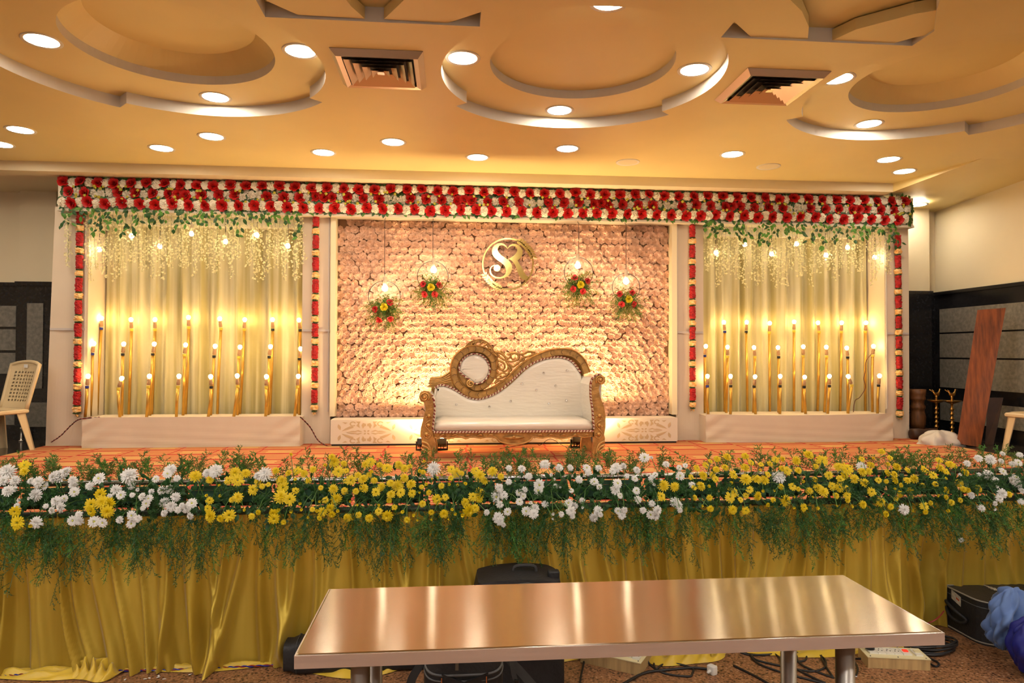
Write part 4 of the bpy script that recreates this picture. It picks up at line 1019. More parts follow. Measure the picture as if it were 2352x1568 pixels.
# arms: upholstered inner roll + carved front post + leg
lp = [(110, 745), (122, 695), (165, 675), (215, 683), (258, 722), (280, 790), (287, 880), (278, 980), (268, 1080), (268, 1150), (282, 1235), (296, 1270), (300, 1330), (272, 1400), (246, 1482), (205, 1482), (192, 1420), (168, 1350), (138, 1310), (146, 1285), (138, 1235), (124, 1160), (130, 1090), (158, 985), (182, 890), (176, 830), (160, 800), (128, 792)]
rp = [(2042, 600), (2060, 535), (2105, 495), (2160, 488), (2202, 520), (2207, 570), (2180, 600), (2145, 606), (2132, 655), (2152, 745), (2190, 845), (2210, 955), (2210, 1080), (2192, 1165), (2204, 1205), (2196, 1250), (2205, 1275), (2168, 1330), (2150, 1400), (2142, 1482), (2075, 1482), (2062, 1400), (2076, 1310), (2082, 1220), (2076, 1100), (2070, 1000), (2062, 880), (2042, 740)]
for nm, o, sc, sr, inn, wall_ in (('left', lp, (172, 742), 54, [(258, 722), (280, 790), (287, 880), (278, 980), (268, 1080), (270, 1125)], [(150, 690), (230, 700), (282, 800), (290, 1125), (200, 1125), (160, 800)]),
                                  ('right', rp, (2150, 550), 52, [(2160, 488), (2105, 495), (2060, 535), (2042, 600), (2042, 740), (2062, 880), (2070, 1000), (2078, 1100)], [(2170, 500), (2080, 530), (2046, 610), (2046, 740), (2072, 1000), (2072, 1125), (2180, 1125), (2180, 620)])):
    q = MB(); q.prism([SF(a, b_) for a, b_ in o], (0, .075, 0)); post = q.build('arm_post', M_GOLD, sofa)
    rope([SF(a, b_) + Vector((0, -.004, 0)) for a, b_ in [(p.x, p.y) for p in smoothpath([Vector((a, b_, 0)) for a, b_ in inn], 4)]], .010, par=post)
    q = MB(); s_ = 1 if nm == 'left' else -1
    c = SF(*sc); q.tube([c + Vector((0, -.006, 0)) + v for v in spiral((0, 0, 0), sr / SZ * U(YSFR), .008, R(-40 if nm == 'left' else 220), s_ * 1.9, 30)], .0085, 6); q.ball(c + Vector((0, -.004, 0)), .016, 10, 6); q.build('arm_scroll', M_GOLDL, post, smooth=True)
    q = MB(); xm = 215 if nm == 'left' else 2138; kx = 1 if nm == 'right' else -1
    for k, (yy, r_) in enumerate(((955, 24), (1060, 22), (1160, 24))):
        cx = xm + (10, 0, -22)[k] * (1 if nm == 'left' else .3); c = SF(cx, yy); q.ball(c + Vector((0, -.002, 0)), r_ / SZ * U(YSFR), 10, 6)
        for j in range(5): q.ball(SF(cx + 30 * math.cos(R(200 + 35 * j)), yy - 34 * math.sin(R(200 + 35 * j))), 10 / SZ * U(YSFR), 6, 4)
    pts = smoothpath([Vector((xm + 25, 1000, 0)), Vector((xm - 38 * 1, 1050, 0)), Vector((xm - 10, 1100, 0)), Vector((xm + 30, 1150, 0)), Vector((xm, 1205, 0)), Vector((xm - 50, 1180, 0)), Vector((xm - 40, 1130, 0))], 5)
    q.tube([SF(p.x, p.y) + Vector((0, -.002, 0)) for p in pts], .006, 5)
    for k in range(4):
        y0 = 700 + k * 55 if nm == 'left' else 620 + k * 65
        q.tube([SF((205 if nm == 'left' else 2060) + k * 3, y0 + 30) + Vector((0, -.001, 0)), SF((250 if nm == 'left' else 2130) + k * 4, y0 + 8) + Vector((0, -.001, 0))], .0035, 4)
    q.build('carved_relief', M_GOLDL, post, smooth=True, kind='stuff')
    q = MB()
    for k in range(3):
        if nm == 'left': pts = [(140, 1245 + k * 42), (195, 1262 + k * 45), (230, 1310 + k * 42), (238, 1370 + k * 30)]
        else: pts = [(2200, 1240 + k * 40), (2150, 1262 + k * 42), (2118, 1310 + k * 42), (2105, 1380 + k * 30)]
        q.tube([SF(p.x, p.y) + Vector((0, -.002, 0)) for p in smoothpath([Vector((a, b_, 0)) for a, b_ in pts], 4)], .013, 6)
    q.build('leg_ridges', M_GOLDL, post, smooth=True)
    q = MB(); q.prism([SF(a, b_) + Vector((0, .07, 0)) for a, b_ in wall_], (0, .60, 0)); q.build('arm_cushion', M_LEATH, sofa)
    # back leg
    q = MB(); ox = SF(255 if nm == 'left' else 1985, 1300, 6.95)
    ol = [(-.055, .33), (-.03, .25), (-.05, .12), (-.058, .05), (-.05, 0), (.055, 0), (.06, .05), (.04, .16), (.05, .25), (.06, .33)]
    q.prism([Vector((ox.x + a, 6.90, ZK + b_)) for a, b_ in ol], (0, .06, 0)); q.build('leg', M_GOLD, sofa)
# apron
ab = [(272, 1135), (2072, 1135), (2072, 1190), (1950, 1200), (1890, 1182), (1800, 1205), (1700, 1218), (1600, 1195), (1500, 1210), (1400, 1195), (1375, 1225), (1330, 1255), (1250, 1275), (1180, 1280), (1100, 1272), (1020, 1248), (975, 1205), (900, 1190), (800, 1208), (700, 1192), (640, 1215), (560, 1190), (430, 1215), (370, 1188), (320, 1215), (280, 1200)]
q = MB(); q.prism([SF(a, b_) + Vector((0, .02, 0)) for a, b_ in ab], (0, .03, 0)); ap = q.build('apron', M_GOLD, sofa)
q = MB()
edge = smoothpath([Vector((a, b_ - 4, 0)) for a, b_ in ab[2:]], 3); q.tube([SF(p.x, p.y) + Vector((0, .018, 0)) for p in edge], .008, 5)
for k in range(9):
    a = R(200 + k * 17.5); q.tube([SF(1175, 1190) + Vector((0, .015, 0)), SF(1175 + 70 * math.cos(a), 1190 - 20 * math.sin(a)) + Vector((0, .012, 0)), SF(1175 + 130 * math.cos(a), 1188 - 34 * math.sin(a)) + Vector((0, .018, 0))], [.012, .014, .004], 6)
q.ball(SF(1178, 1190) + Vector((0, .014, 0)), .020, 10, 6)
for x in (340, 480, 620, 760, 880, 1440, 1560, 1700, 1830, 1960): q.tube([SF(x, 1180) + Vector((0, .016, 0)), SF(x + 40, 1165) + Vector((0, .012, 0)), SF(x + 75, 1185) + Vector((0, .018, 0))], [.006, .013, .005], 6)
q.build('apron_relief', M_GOLDL, ap, smooth=True)
q = MB(); q.bx(xL - .03, xR_ + .03, 6.46, 6.98, zs0 - .06, zs0); q.build('seat_rail', M_GOLD, sofa)

# ------------------------------------------------------------------ floodlights
M_FBODY = mat('black_metal_housing', (.012, .011, .010), .45)
M_FGL = mat('floodlight_glass', (1, .9, .7), .3, emit=C_FLOOD, estr=60)
for px, py, lab in ((992, 1033, 'black floodlight behind the left end of the sofa'), (1345, 1027, 'black floodlight behind the right end of the sofa')):
    c = PZ(px, py, ZK); c.y = min(c.y, 7.22)
    t = thing('floodlight', lab, 'floodlight', c, 'floodlights behind the sofa')
    Mt = Matrix.Rotation(R(-16), 3, 'X')
    q = MB(); q.rbox(c + Vector((0, 0, .075)), (.30, .17, .07), .012, Mt); q.build('housing', M_FBODY, t)
    q = MB()
    for k in range(9): q.box(c + Vector((-.12 + k * .03, -.012, .035)), (.006, .13, .025), Mt)
    q.build('cooling_fins', M_FBODY, t)
    q = MB()
    for s_ in (-1, 1): q.bx(c.x + s_ * .158 - .006, c.x + s_ * .158 + .006, c.y - .02, c.y + .02, ZK, ZK + .09)
    q.bx(c.x - .16, c.x + .16, c.y - .03, c.y + .03, ZK, ZK + .012); q.build('bracket', M_FBODY, t)
    q = MB(); q.box(c + Vector((0, .010, .1115)), (.26, .13, .004), Mt); q.build('glass', M_FGL, t)
    ld = bpy.data.lights.new('flood_lamp', 'AREA'); ld.shape = 'RECTANGLE'; ld.size = .24; ld.size_y = .12; ld.energy = E_FLOOD; ld.color = C_FLOOD; ld.spread = R(150)
    lo = bpy.data.objects.new('flood_lamp', ld); COL.objects.link(lo); lo.parent = t; lo.location = (0, .0115, .117); lo.rotation_euler = (R(180 - 16), 0, 0)
q = MB(); q.tube(smoothpath([PZ(1148, 1030, ZK + .01), P(1225, 1018, 7.2), P(1240, 1022, 7.2), P(1265, 1008, 7.3), P(1300, 1026, 7.2), PZ(1335, 1030, ZK + .01)], 5), .003, 4)
tag(q.build('floodlight_wire', M_WIRE), 'thin black wire looping on the carpet under the sofa', 'wire')
for (pts, nm, lab) in (([P(118, 1015, 7.60), P(140, 1000, 7.60), P(165, 975, 7.60), P(185, 962, 7.50), P(230, 958, 7.5)], 'red_black_cord', 'twisted cord running from the left plinth to the carpet edge'),
                  ([P(690, 957, 7.48), P(712, 980, 7.60), P(730, 1010, 7.60), P(748, 1022, 7.5), P(760, 1026, 7.45)], 'red_black_cord', 'twisted cord drooping across the pillar left of the flower wall')):
    q = MB(); pp = smoothpath(pts, 12)
    for ph in (0, math.pi):
        q.cur = 0 if ph == 0 else 1
        q.tube([p + Vector((.004 * math.cos(i * 1.1 + ph), -.003, .004 * math.sin(i * 1.1 + ph))) for i, p in enumerate(pp)], .004, 4)
    tag(q.build(nm, [mat('red_wire', (.25, .02, .015), .5), M_WIRE]), lab, 'wire', 'twisted red and black cords')
q = MB(); q.lathe([(.005, 0), (.022, .004), (.02, .012), (.004, .02)], PZ(1168, 1046, ZK), 10); tag(q.build('bottle_cap', mat('teal_plastic', (.01, .25, .17), .4)), 'small teal bottle cap lying on the carpet before the sofa', 'bottle cap')

# ------------------------------------------------------------------ plastic chairs
M_PLAS = mat('cream_plastic', (0.72, 0.56, 0.33), .35, var=.03, scale=4)
def chair(lab, loc, rz):
    t = thing('plastic_chair', lab, 'chair', loc, 'cream plastic chairs', rz)
    def bld(q, nm, sm=False): return q.build(nm, M_PLAS, t, smooth=sm, local=True)
    W, D, H, B = .23, .22, .43, .88                 # facing -Y locally
    q = MB()
    def st(u, v):
        x = (u * 2 - 1) * W; y = (v * 2 - 1) * D
        return Vector((x, y, H - .018 * (1 - (u * 2 - 1) ** 2) * (1 - (v * 2 - 1) ** 2) - .03 * max(0, .12 - v) * 6))
    q.sheet(st, 12, 12); a = MB(); a.sheet(lambda u, v: st(u, v) - Vector((0, 0, .018)), 12, 12); q.merge(a); bld(q, 'seat', True)
    q = MB(); q.tube([(-W, -D, H - .03), (-W, D, H - .02), (W, D, H - .02), (W, -D, H - .03), (-W, -D, H - .03)], .022, 6); bld(q, 'seat_rim')
    for sx in (-1, 1):
        for sy in (-1, 1):
            q = MB(); top = Vector((sx * (W - .015), sy * (D - .01), H - .01)); bot = Vector((sx * (W + .035), sy * (D + (.07 if sy > 0 else .03)), 0))
            nseg = 6
            for k in range(2):                       # L-section leg
                ax = Vector((sx, 0, 0)) if k == 0 else Vector((0, sy, 0))
                w0, w1 = .085, .05
                i0 = top - ax * w0; i1 = bot - ax * w1; th = (Vector((0, sy, 0)) if k == 0 else Vector((sx, 0, 0))) * .012
                q.add([top, i0, i1, bot, top - th, i0 - th, i1 - th, bot - th], [(0, 1, 2, 3), (7, 6, 5, 4), (0, 4, 5, 1), (1, 5, 6, 2), (2, 6, 7, 3), (3, 7, 4, 0)])
            bld(q, 'leg')
    def bk(u, v):                                    # backrest surface
        x = (u * 2 - 1) * (W - .01 + .02 * v); z = H + (B - H) * v + (.03 * (1 - (u * 2 - 1) ** 2) if v > .98 else 0)
        y = D - .005 + .11 * v + .03 * (1 - (u * 2 - 1) ** 2); return Vector((x, y, z))
    q = MB()
    nu, nv = 19, 25
    g = [[bk(i / nu, j / nv) for i in range(nu + 1)] for j in range(nv + 1)]
    vs = [p for r_ in g for p in r_]; off = len(vs); vs2 = vs + [p + Vector((0, .014, 0)) for p in vs]; w = nu + 1; fs = []
    for j in range(nv):
        for i in range(nu):
            if 3 <= i <= 15 and 4 <= j <= 20 and i % 2 == 1 and j % 2 == 0: continue
            a0 = j * w + i; fs += [(a0, a0 + 1, a0 + w + 1, a0 + w), (off + a0 + w, off + a0 + w + 1, off + a0 + 1, off + a0)]
    q.add(vs2, fs); bld(q, 'backrest')
    q = MB(); pts = [bk(0, 0)] + [bk(0, k / 6) for k in range(1, 7)] + [bk(k / 6, 1) for k in range(1, 7)] + [bk(1, 1 - k / 6) for k in range(1, 7)]
    q.tube([p + Vector((0, .007, 0)) for p in pts], .020, 6); bld(q, 'back_frame', True)
    q = MB(); p = bk(.5, .965); q.box(p + Vector((0, -.016, 0)), (.06, .004, .035)); q.build('white_sticker', mat('white_sticker', (.85, .85, .85), .5), t, local=True)
    return t
chair('cream plastic chair at the far left beside the dark stone wall', Vector((-4.62, 7.30, ZS)), R(-30))
chair('cream plastic chair at the right edge in front of the wooden door', Vector((5.88, 6.30, ZS)), R(-80))

# ------------------------------------------------------------------ things stored by the right wall
M_WOODL = mat('turned_brown_wood', (0.20, 0.075, 0.022), .5, var=.35, scale=7, stretch=(5, 5, 1))
M_DWOOD = mat('dark_brown_wood', (0.055, 0.022, 0.010), .55, var=.3, scale=7)
def plank(c4, th, m, lab):                           # four front corners, thickness vector
    q = MB(); q.prism([Vector(c) for c in c4], th); zmin = min(v.z for v in q.v); q.v = [v + Vector((0, 0, ZS - zmin)) for v in q.v]
    o = q.build('wooden_plank', m); tag(o, lab, 'plank', 'planks leaning at the right wall'); return o
plank([P(2197, 1003, 7.06), P(2252, 1012, 6.98), P(2310, 692, 7.02), P(2245, 697, 7.10)], (.045, .05, 0), M_WOOD, 'tall red-brown plank leaning beside the right wall')
plank([P(2262, 1003, 7.20), P(2282, 1004, 7.14), P(2304, 896, 7.16), P(2270, 896, 7.22)], (.03, .03, 0), M_DWOOD, 'short dark plank behind the tall red-brown plank')
c = P(2108, 1000, 7.95); c.z = ZS
q = MB(); r_ = 18 * U(7.95)
q.rbox(c + Vector((0, 0, .05)), (.30, .28, .10), .01)
t = thing('wooden_pedestal', 'turned brown wooden pedestal beside the right pillar', 'pedestal', c); q.build('base_block', M_DWOOD, t)
q = MB(); q.lathe([(r_ * .85, .10), (r_ * .95, .16), (r_ * 1.0, .24), (r_ * .85, .30), (r_ * .82, .33), (r_ * .95, .345), (r_ * .95, .37), (r_ * .78, .40), (r_ * .80, .44), (r_ * .98, .455), (r_ * .98, .475), (r_ * .92, .49), (r_ * 1.0, .52), (r_ * 1.02, .58)], c, 20); q.build('turned_shaft', M_WOODL, t, smooth=True)
M_BRASS = mat('aged_brass', (0.55, 0.34, 0.10), .3, 1.0, var=.25, scale=25)
for px, yb, yt, lab in ((2151, 978, 884, 'brass oil lamp with bird finial next to the wooden pedestal'), (2187, 988, 884, 'brass oil lamp with bird finial next to the leaning plank')):
    Yl = 7.68 if px < 2170 else 7.52; c = P(px, yb, Yl); c.z = ZS; H = P(px, yt, Yl).z - ZS
    t = thing('brass_oil_lamp', lab, 'oil lamp', c, 'standing brass oil lamps')
    q = MB(); q.lathe([(.085, 0), (.09, .012), (.06, .03), (.025, .05), (.018, .07)], c, 16); q.build('base', M_BRASS, t, smooth=True)
    pr = [(.016, .06)]
    for k in range(6):
        z = .08 + k * (H * .5 / 6); pr += [(.013, z), (.024, z + .012), (.024, z + .022), (.012, z + .034)]
    pr += [(.014, H * .68)]
    q = MB(); q.lathe(pr, c, 12); q.build('stem', M_BRASS, t, smooth=True)
    q = MB(); z = H * .66; q.lathe([(.012, z), (.05, z + .012), (.095, z + .035), (.10, z + .042), (.085, z + .038), (.02, z + .03)], c, 18); q.build('oil_dish', M_BRASS, t, smooth=True)
    q = MB(); q.lathe([(.010, z + .03), (.018, z + .05), (.010, z + .07), (.02, z + .085), (.008, z + .10)], c, 10)
    bz = z + .10; s_ = 1
    q.tube([c + Vector((-.045, 0, bz + .045)), c + Vector((-.02, 0, bz + .015)), c + Vector((.02, 0, bz + .012)), c + Vector((.038, 0, bz + .04)), c + Vector((.045, 0, bz + .07)), c + Vector((.065, 0, bz + .068))], [.004, .018, .022, .012, .010, .002], 8)
    for k in range(4): q.tube([c + Vector((-.015, 0, bz + .02)), c + Vector((-.05 - .008 * k, (k - 1.5) * .012, bz + .055 + .01 * (k % 2)))], [.006, .004], 5)
    q.build('bird_finial', M_BRASS, t, smooth=True)
# crumpled white bag and a log
def crumple(c, sx, sy, sz, seed, amp=.25, nu=26, nv=12):
    random.seed(seed); ph = [rnd(0, 6.3) for _ in range(8)]; q = MB()
    def fn(u, v):
        a = 2 * math.pi * u; e_ = v * math.pi / 2
        r_ = 1 + amp * (math.sin(3 * a + ph[0] + 2 * v) * .4 + math.sin(7 * a + ph[1] - 3 * v) * .3 + math.sin(13 * a + ph[2] + 9 * v) * .2 + math.sin(5 * a + 11 * v + ph[3]) * .25)
        return c + Vector((sx * r_ * math.cos(a) * math.cos(e_), sy * r_ * math.sin(a) * math.cos(e_), max(0, sz * math.sin(e_) * (1 + amp * .8 * math.sin(4 * a + ph[4]) * math.cos(e_)))))
    q.sheet(fn, nu * 2, nv * 2); return q
c = P(2160, 1010, 7.2); c.z = ZS
q = crumple(c, .24, .16, .16, 5); q.v = [v for v in q.v]; tag(q.build('plastic_bag', mat('white_crumpled_plastic', (.62, .56, .50), .4, var=.06, scale=8, bump=.3, bscale=20), smooth=True), 'crumpled white plastic bag on the stage floor by the brass lamps', 'bag')
c = P(2135, 985, 7.55)
q = MB(); c0 = Vector((c.x - .18, 7.62, ZS + .07)); q.lathe([(.05, 0), (.066, .01), (.07, .08), (.06, .15), (.066, .22), (.07, .30), (.05, .33)], c0, 14, Matrix.Rotation(R(90), 3, 'Y')); tag(q.build('wooden_log', M_DWOOD, smooth=True), 'dark turned wood piece lying behind the plastic bag', 'log')
q = MB(); z_ = P(2095, 786, 8.33).z; q.bx(P(2088, 786, 8.33).x - .05, P(2100, 786, 8.33).x, 8.30, 8.366, z_ - .035, z_ + .035); tag(q.build('wooden_bracket', M_WOOD), 'small brown wood bracket on the stone wall by the right pillar', 'bracket')
q = MB(); p = P(62, 1000, 8.3); q.lathe([(.03, 0), (.03, .012), (.014, .02), (.012, .13), (.018, .14), (.018, .16)], (p.x, 8.2, ZS), 12); tag(q.build('metal_peg', M_STEELP, smooth=True), 'small metal peg standing at the foot of the left wall', 'peg')
# ------------------------------------------------------------------ flower rail along the stage front
random.seed(101)
rail = thing('flower_rail', 'long rail of white and yellow chrysanthemums with fern along the stage front', 'flower arrangement', (.4, 3.72, 0))
M_YEL = mat('yellow_chrysanthemum', (0.82, 0.60, 0.004), .55, var=.12, scale=10, trans=.15)
M_WHT = mat('white_chrysanthemum', (0.84, 0.82, 0.78), .55, var=.05, scale=10, trans=.12)
M_CENT = mat('flower_eye', (.55, .55, .10), .7)
M_FOAM = mat('dark_green_foam', (0.010, 0.045, 0.022), .9, var=.3, scale=30)
def mum(seed, m, layers, eye=False, nm='chrysanthemum'):
    random.seed(seed); q = MB()
    for lay, (cnt, r0, r1, w, h0, h1) in enumerate(layers):
        for k in range(cnt):
            petal(q, 2 * math.pi * (k + rnd(-.25, .25)) / cnt + lay * .37, r0, r1 * rnd(.88, 1.08), w, h0 + rnd(-.03, .03), h1 + rnd(-.09, .09), .07, 2)
    if eye: q.cur = 1; q.ball((0, 0, .16), .20, 8, 4)
    return q.mesh(nm, [m, M_CENT] if eye else m, False)
FULL = ((16, .1, 1.0, .14, .0, .02), (15, .1, .86, .14, .12, .28), (12, .08, .64, .13, .22, .50), (9, .05, .40, .12, .3, .62), (5, .0, .16, .10, .4, .66))
OPEN = ((15, .12, 1.0, .17, .0, .08), (12, .1, .78, .16, .1, .24), (9, .1, .50, .13, .16, .34))
SHAG = ((18, .1, 1.0, .11, .0, -.15), (16, .1, .95, .11, .12, .2), (14, .08, .72, .10, .25, .5), (10, .05, .45, .10, .35, .7))
BUDL = ((8, .1, .8, .28, .0, .5), (6, .1, .5, .26, .15, .75))
ME_Y = [mum(1, M_YEL, FULL, nm='yellow_chrysanthemum'), mum(2, M_YEL, FULL, nm='yellow_chrysanthemum'), mum(3, M_YEL, OPEN, nm='yellow_chrysanthemum')]
ME_W = [mum(4, M_WHT, FULL, nm='white_chrysanthemum'), mum(5, M_WHT, OPEN, True, nm='white_chrysanthemum'), mum(6, M_WHT, FULL, True, nm='white_chrysanthemum'), mum(9, M_WHT, SHAG, nm='white_chrysanthemum')]
ME_YB = mum(7, M_YEL, BUDL, nm='yellow_chrysanthemum'); ME_WB = mum(8, M_WHT, BUDL, nm='white_chrysanthemum')
FL1 = '45,240,50w 20,300,35w 95,303,35w 165,195,35y 160,240,28y 50,370,38w 95,360,20w 205,305,25w 255,310,35w 250,340,20w 300,340,26w 235,400,42w 195,425,14w 128,435,16w 110,475,22w 95,515,36y 110,590,45y 240,590,40w 205,610,16y 400,265,50w 440,240,35w 355,280,38w 490,300,28w 495,335,32w 500,380,32w 605,338,28w 663,287,40w 433,425,24w 375,445,38w 405,485,35w 345,505,25w 308,475,18w 530,533,24w 490,575,33w 535,580,28w 635,580,36w 690,590,30w 670,400,42y 615,465,40y 690,450,45y 735,460,40y 610,515,36y 725,515,40y 865,265,55w 885,335,28w 780,365,36w 815,400,32w 740,408,18w 893,400,18w 930,365,16w 1020,378,20w 955,410,26w 1000,425,30w 985,460,28w 965,490,18w 805,570,25w 885,540,34w 930,560,25w 885,595,30w 1150,225,40w 1130,255,32w 1195,285,24w 1050,290,26w 1090,370,27w 1140,362,30w 1183,415,32w 1110,455,36w 1155,480,36w 1200,500,24w 1105,525,24w 1255,490,34w 1295,455,34w 1225,470,20w 1280,545,25w 1320,270,40y 1460,230,45w 1395,250,32w 1440,260,25w 1415,298,26y 1480,335,10y 1590,250,40y 1605,300,42y 1540,300,30y 1660,250,32y 1785,255,48w 1735,270,26w 1740,310,25y 1705,365,36y 1770,340,20y 1810,328,18y 1605,415,35y 1565,432,20y 1395,405,14y 1415,438,25y 1487,407,14y 1400,495,28y 1415,545,40y 1485,563,25y 1545,540,40y 1650,502,13y 1700,545,22y 1740,520,20y 1865,235,25y 1900,300,36y 1905,350,45y 1900,410,48y 1955,430,40y 1995,297,14y 1945,250,24y 2005,235,32y 2055,255,26y 2080,300,24y 1995,370,24y 2115,228,24y 1965,128,14y 2240,140,24y 2255,180,38y 2195,200,16y 2285,240,38y 2165,352,18y 2250,362,32y 2270,428,38y 2195,435,24y 2112,440,10y 2157,445,11y 2025,460,13y 2035,500,13y 1965,512,16y 1845,525,30y 1880,505,17y 1850,565,36y 1915,588,18y 2110,498,18y 2140,510,16y 2180,515,32y 2230,490,30y 2280,510,15y 2080,552,12y 2155,560,18y 2240,535,24y 2325,375,26y 2335,305,20y 2320,185,20y 2335,550,20y'
FL2 = '30,190,22y 45,235,20y 210,175,34y 175,195,25y 270,195,22y 320,215,36y 400,195,30y 440,220,28y 475,205,18y 570,175,14y 75,300,36y 125,265,24y 155,290,34y 215,245,16y 200,265,20y 165,350,32y 235,300,24y 30,370,22y 110,375,22y 245,380,30y 280,345,30y 345,320,28y 395,340,42y 410,385,32y 345,395,30y 440,285,30y 480,325,34y 490,390,28y 335,440,20y 370,485,20y 265,470,12y 265,510,26y 540,240,16y 565,245,18y 630,220,48w 555,345,18y 585,330,16y 625,292,9y 660,285,12y 690,268,10y 685,338,22y 740,330,14y 795,335,14y 850,325,16y 605,385,20y 660,430,34y 715,415,24y 540,385,10y 560,460,24y 755,225,30y 790,250,34y 750,285,20y 825,255,18y 920,235,32y 945,270,40y 980,305,26y 1035,240,34y 1090,275,24y 900,410,32y 945,390,38y 940,425,30y 850,450,30y 875,510,44y 915,490,30y 830,540,16y 705,530,30y 760,500,14y 780,530,14y 620,520,20y 500,538,14y 455,570,22y 425,515,16y 320,545,38y 200,560,28y 125,535,22y 55,555,28y 90,560,16y 525,572,10y 620,567,9y 735,565,8y 70,445,10y 120,468,10y 1145,218,24w 1230,220,28w 1385,190,38w 1485,215,28w 1560,215,24w 1670,215,30w 1680,245,24w 1750,217,24w 1865,215,42w 1845,240,25w 1920,205,25w 1275,272,28w 1140,312,24w 1430,265,15w 1450,295,12w 1080,355,34w 1060,415,40w 1105,405,34w 1085,465,28w 1350,335,44w 1340,370,34w 1250,365,22w 1210,385,24w 1240,410,24w 1215,445,26w 1290,455,16w 1390,462,26w 1620,295,28w 1565,370,18w 1460,340,20w 1490,350,10w 1720,310,30w 1755,345,22w 1880,320,36w 1865,365,36w 1895,405,22w 1940,272,20w 1995,290,24w 2010,230,28w 2060,145,38w 2105,150,16w 2205,190,26w 2295,215,22w 2335,200,20w 2135,260,20w 2110,290,26w 2300,270,32w 2170,300,12w 2125,330,14w 2005,370,28w 2015,430,28w 2185,335,40y 2265,345,34y 2175,410,34y 995,520,22w 1070,555,40w 1085,580,30w 1135,515,28w 1105,605,18w 1260,510,32w 1320,490,34w 1310,530,34w 1545,455,30w 1585,475,26w 1560,510,34w 1500,530,22w 1575,545,20w 1640,440,22w 1640,487,12w 1745,505,32w 1720,555,34w 1760,535,20w 1440,530,14w 1440,562,10w 1880,510,26w 1925,505,24w 1905,540,28w 2110,460,24w 2050,505,24w 2100,535,30w 2150,505,34w 2135,545,28w 2265,445,36w 2295,475,30w 2300,505,20w'
FL3 = '110,330,24w 105,280,20y 145,217,26y 205,197,26y 235,170,18y 280,155,26y 350,140,32y 470,135,28y 425,160,12y 275,225,26y 335,212,26y 190,268,34y 250,265,24y 270,295,22y 175,337,34y 225,342,16y 125,350,20y 130,418,22y 230,420,22y 180,475,12y 235,495,24y 395,262,34y 475,290,42y 470,210,32y 510,180,24y 575,192,20y 640,188,24y 675,160,26y 725,157,22y 820,167,34y 900,125,36y 990,165,42y 550,290,34y 600,295,36y 625,260,22y 570,235,14y 700,275,48w 715,345,24y 720,220,24y 755,235,34y 830,232,26y 945,205,22y 1035,267,30y 945,295,22y 860,310,16y 790,342,28y 830,360,18y 905,375,28y 370,415,38y 400,385,34y 360,360,16y 375,320,16y 500,365,26y 475,405,22y 440,432,22y 560,410,34y 590,375,14y 665,372,12y 660,435,20y 625,470,18y 385,503,32y 475,508,28y 745,440,40y 800,415,11y 870,487,30y 800,488,13y 960,490,16y 1090,475,10y 965,350,34y 1000,375,36y 1010,410,16y 925,415,10y 1100,210,32y 1160,220,46y 1145,265,32y 1115,295,32y 1060,340,30y 1110,350,36y 1160,355,24y 1085,405,24y 1160,405,26y 1165,435,22y 1210,290,34y 1280,315,36y 1265,240,34y 1305,240,26y 1255,205,34w 1320,195,28y 1258,155,22y 1335,155,16y 1392,105,26y 1450,148,22y 1435,190,18y 1500,210,34y 1435,250,26y 1480,260,26y 1485,300,28y 1570,230,24y 1370,300,24y 1425,310,18y 1325,380,32y 1270,465,30y 1190,478,16y 1390,450,34y 1455,482,24y 1490,425,20y 1520,395,26y 1525,335,18y 1480,360,12y 1585,370,26y 1595,415,16y 1565,300,26y 1615,290,34y 1545,500,38w 1600,505,14y 1425,530,26y 1670,335,20y 1680,225,36y 1740,265,32y 1755,325,22y 1680,475,30y 1725,455,20y 1690,518,20y 1770,405,16y 1830,415,20y 1865,450,24y 1835,370,28y 1840,508,17y 1925,435,20y 1915,320,30y 1780,165,24y 1790,215,32y 1830,240,26y 1855,190,30y 1890,205,22y 1825,290,14y 1960,245,32y 1945,360,24y 1975,370,24y 2000,400,28w 2050,360,30y 1970,185,26w 1920,265,16w 2045,150,30w 2130,160,40w 2200,170,22w 2210,120,20w 2050,265,20w 2115,265,42w 2160,300,26w 2215,240,32w 2275,190,24w 2315,180,28w 2325,128,24w 2300,280,34w 2310,320,34w 2270,300,26w 2340,370,24w 2210,390,36w 2190,425,30w 2160,460,20w 2255,395,24y 2070,490,26w 2155,497,15w 2335,445,24w 1930,707,20w 2170,345,16w 2035,478,10w'
def yrail(py): return 3.80 - (py - 1060) / 140 * .20
stems = MB(); FLPTS = []
random.seed(102)
for x0, s in ((0, FL1), (780, FL2), (1552, FL3)):
    for w in s.split():
        a, b_, c = w.split(','); col = c[-1]; r = float(c[:-1]) / 2.94; px = x0 + float(a) / 2.94; py = 1000 + float(b_) / 2.94
        Yf = yrail(min(py, 1190)) - rnd(.02, .07); p = P(px, py, Yf); rm = r * U(Yf) * 1.05
        k = (py - 1120) / 80
        d = Vector((rnd(-.45, .45), -1, .45 - .45 * k + rnd(-.3, .3)))
        nm = 'yellow_chrysanthemum' if col == 'y' else 'white_chrysanthemum'
        if r < 6: me = ME_YB if col == 'y' else ME_WB
        elif col == 'w' and r > 15: me = random.choice((ME_W[0], ME_W[3], ME_W[3]))
        else: me = random.choice(ME_Y if col == 'y' else ME_W[:3])
        inst(nm, me, rail, aim(p - d.normalized() * rm * .3, d, rm, rnd(0, 6)))
        root = Vector((p.x + rnd(-.09, .09), 3.74, .885 + rnd(-.04, .04))); mid = p.lerp(root, .5) + Vector((0, -.02, .015))
        stems.tube([p, mid, root], .0022, 3, cap=False); FLPTS.append((p, root))
stems.build('stems', mat('flower_stem', (.07, .17, .03), .5), rail, kind='stuff')
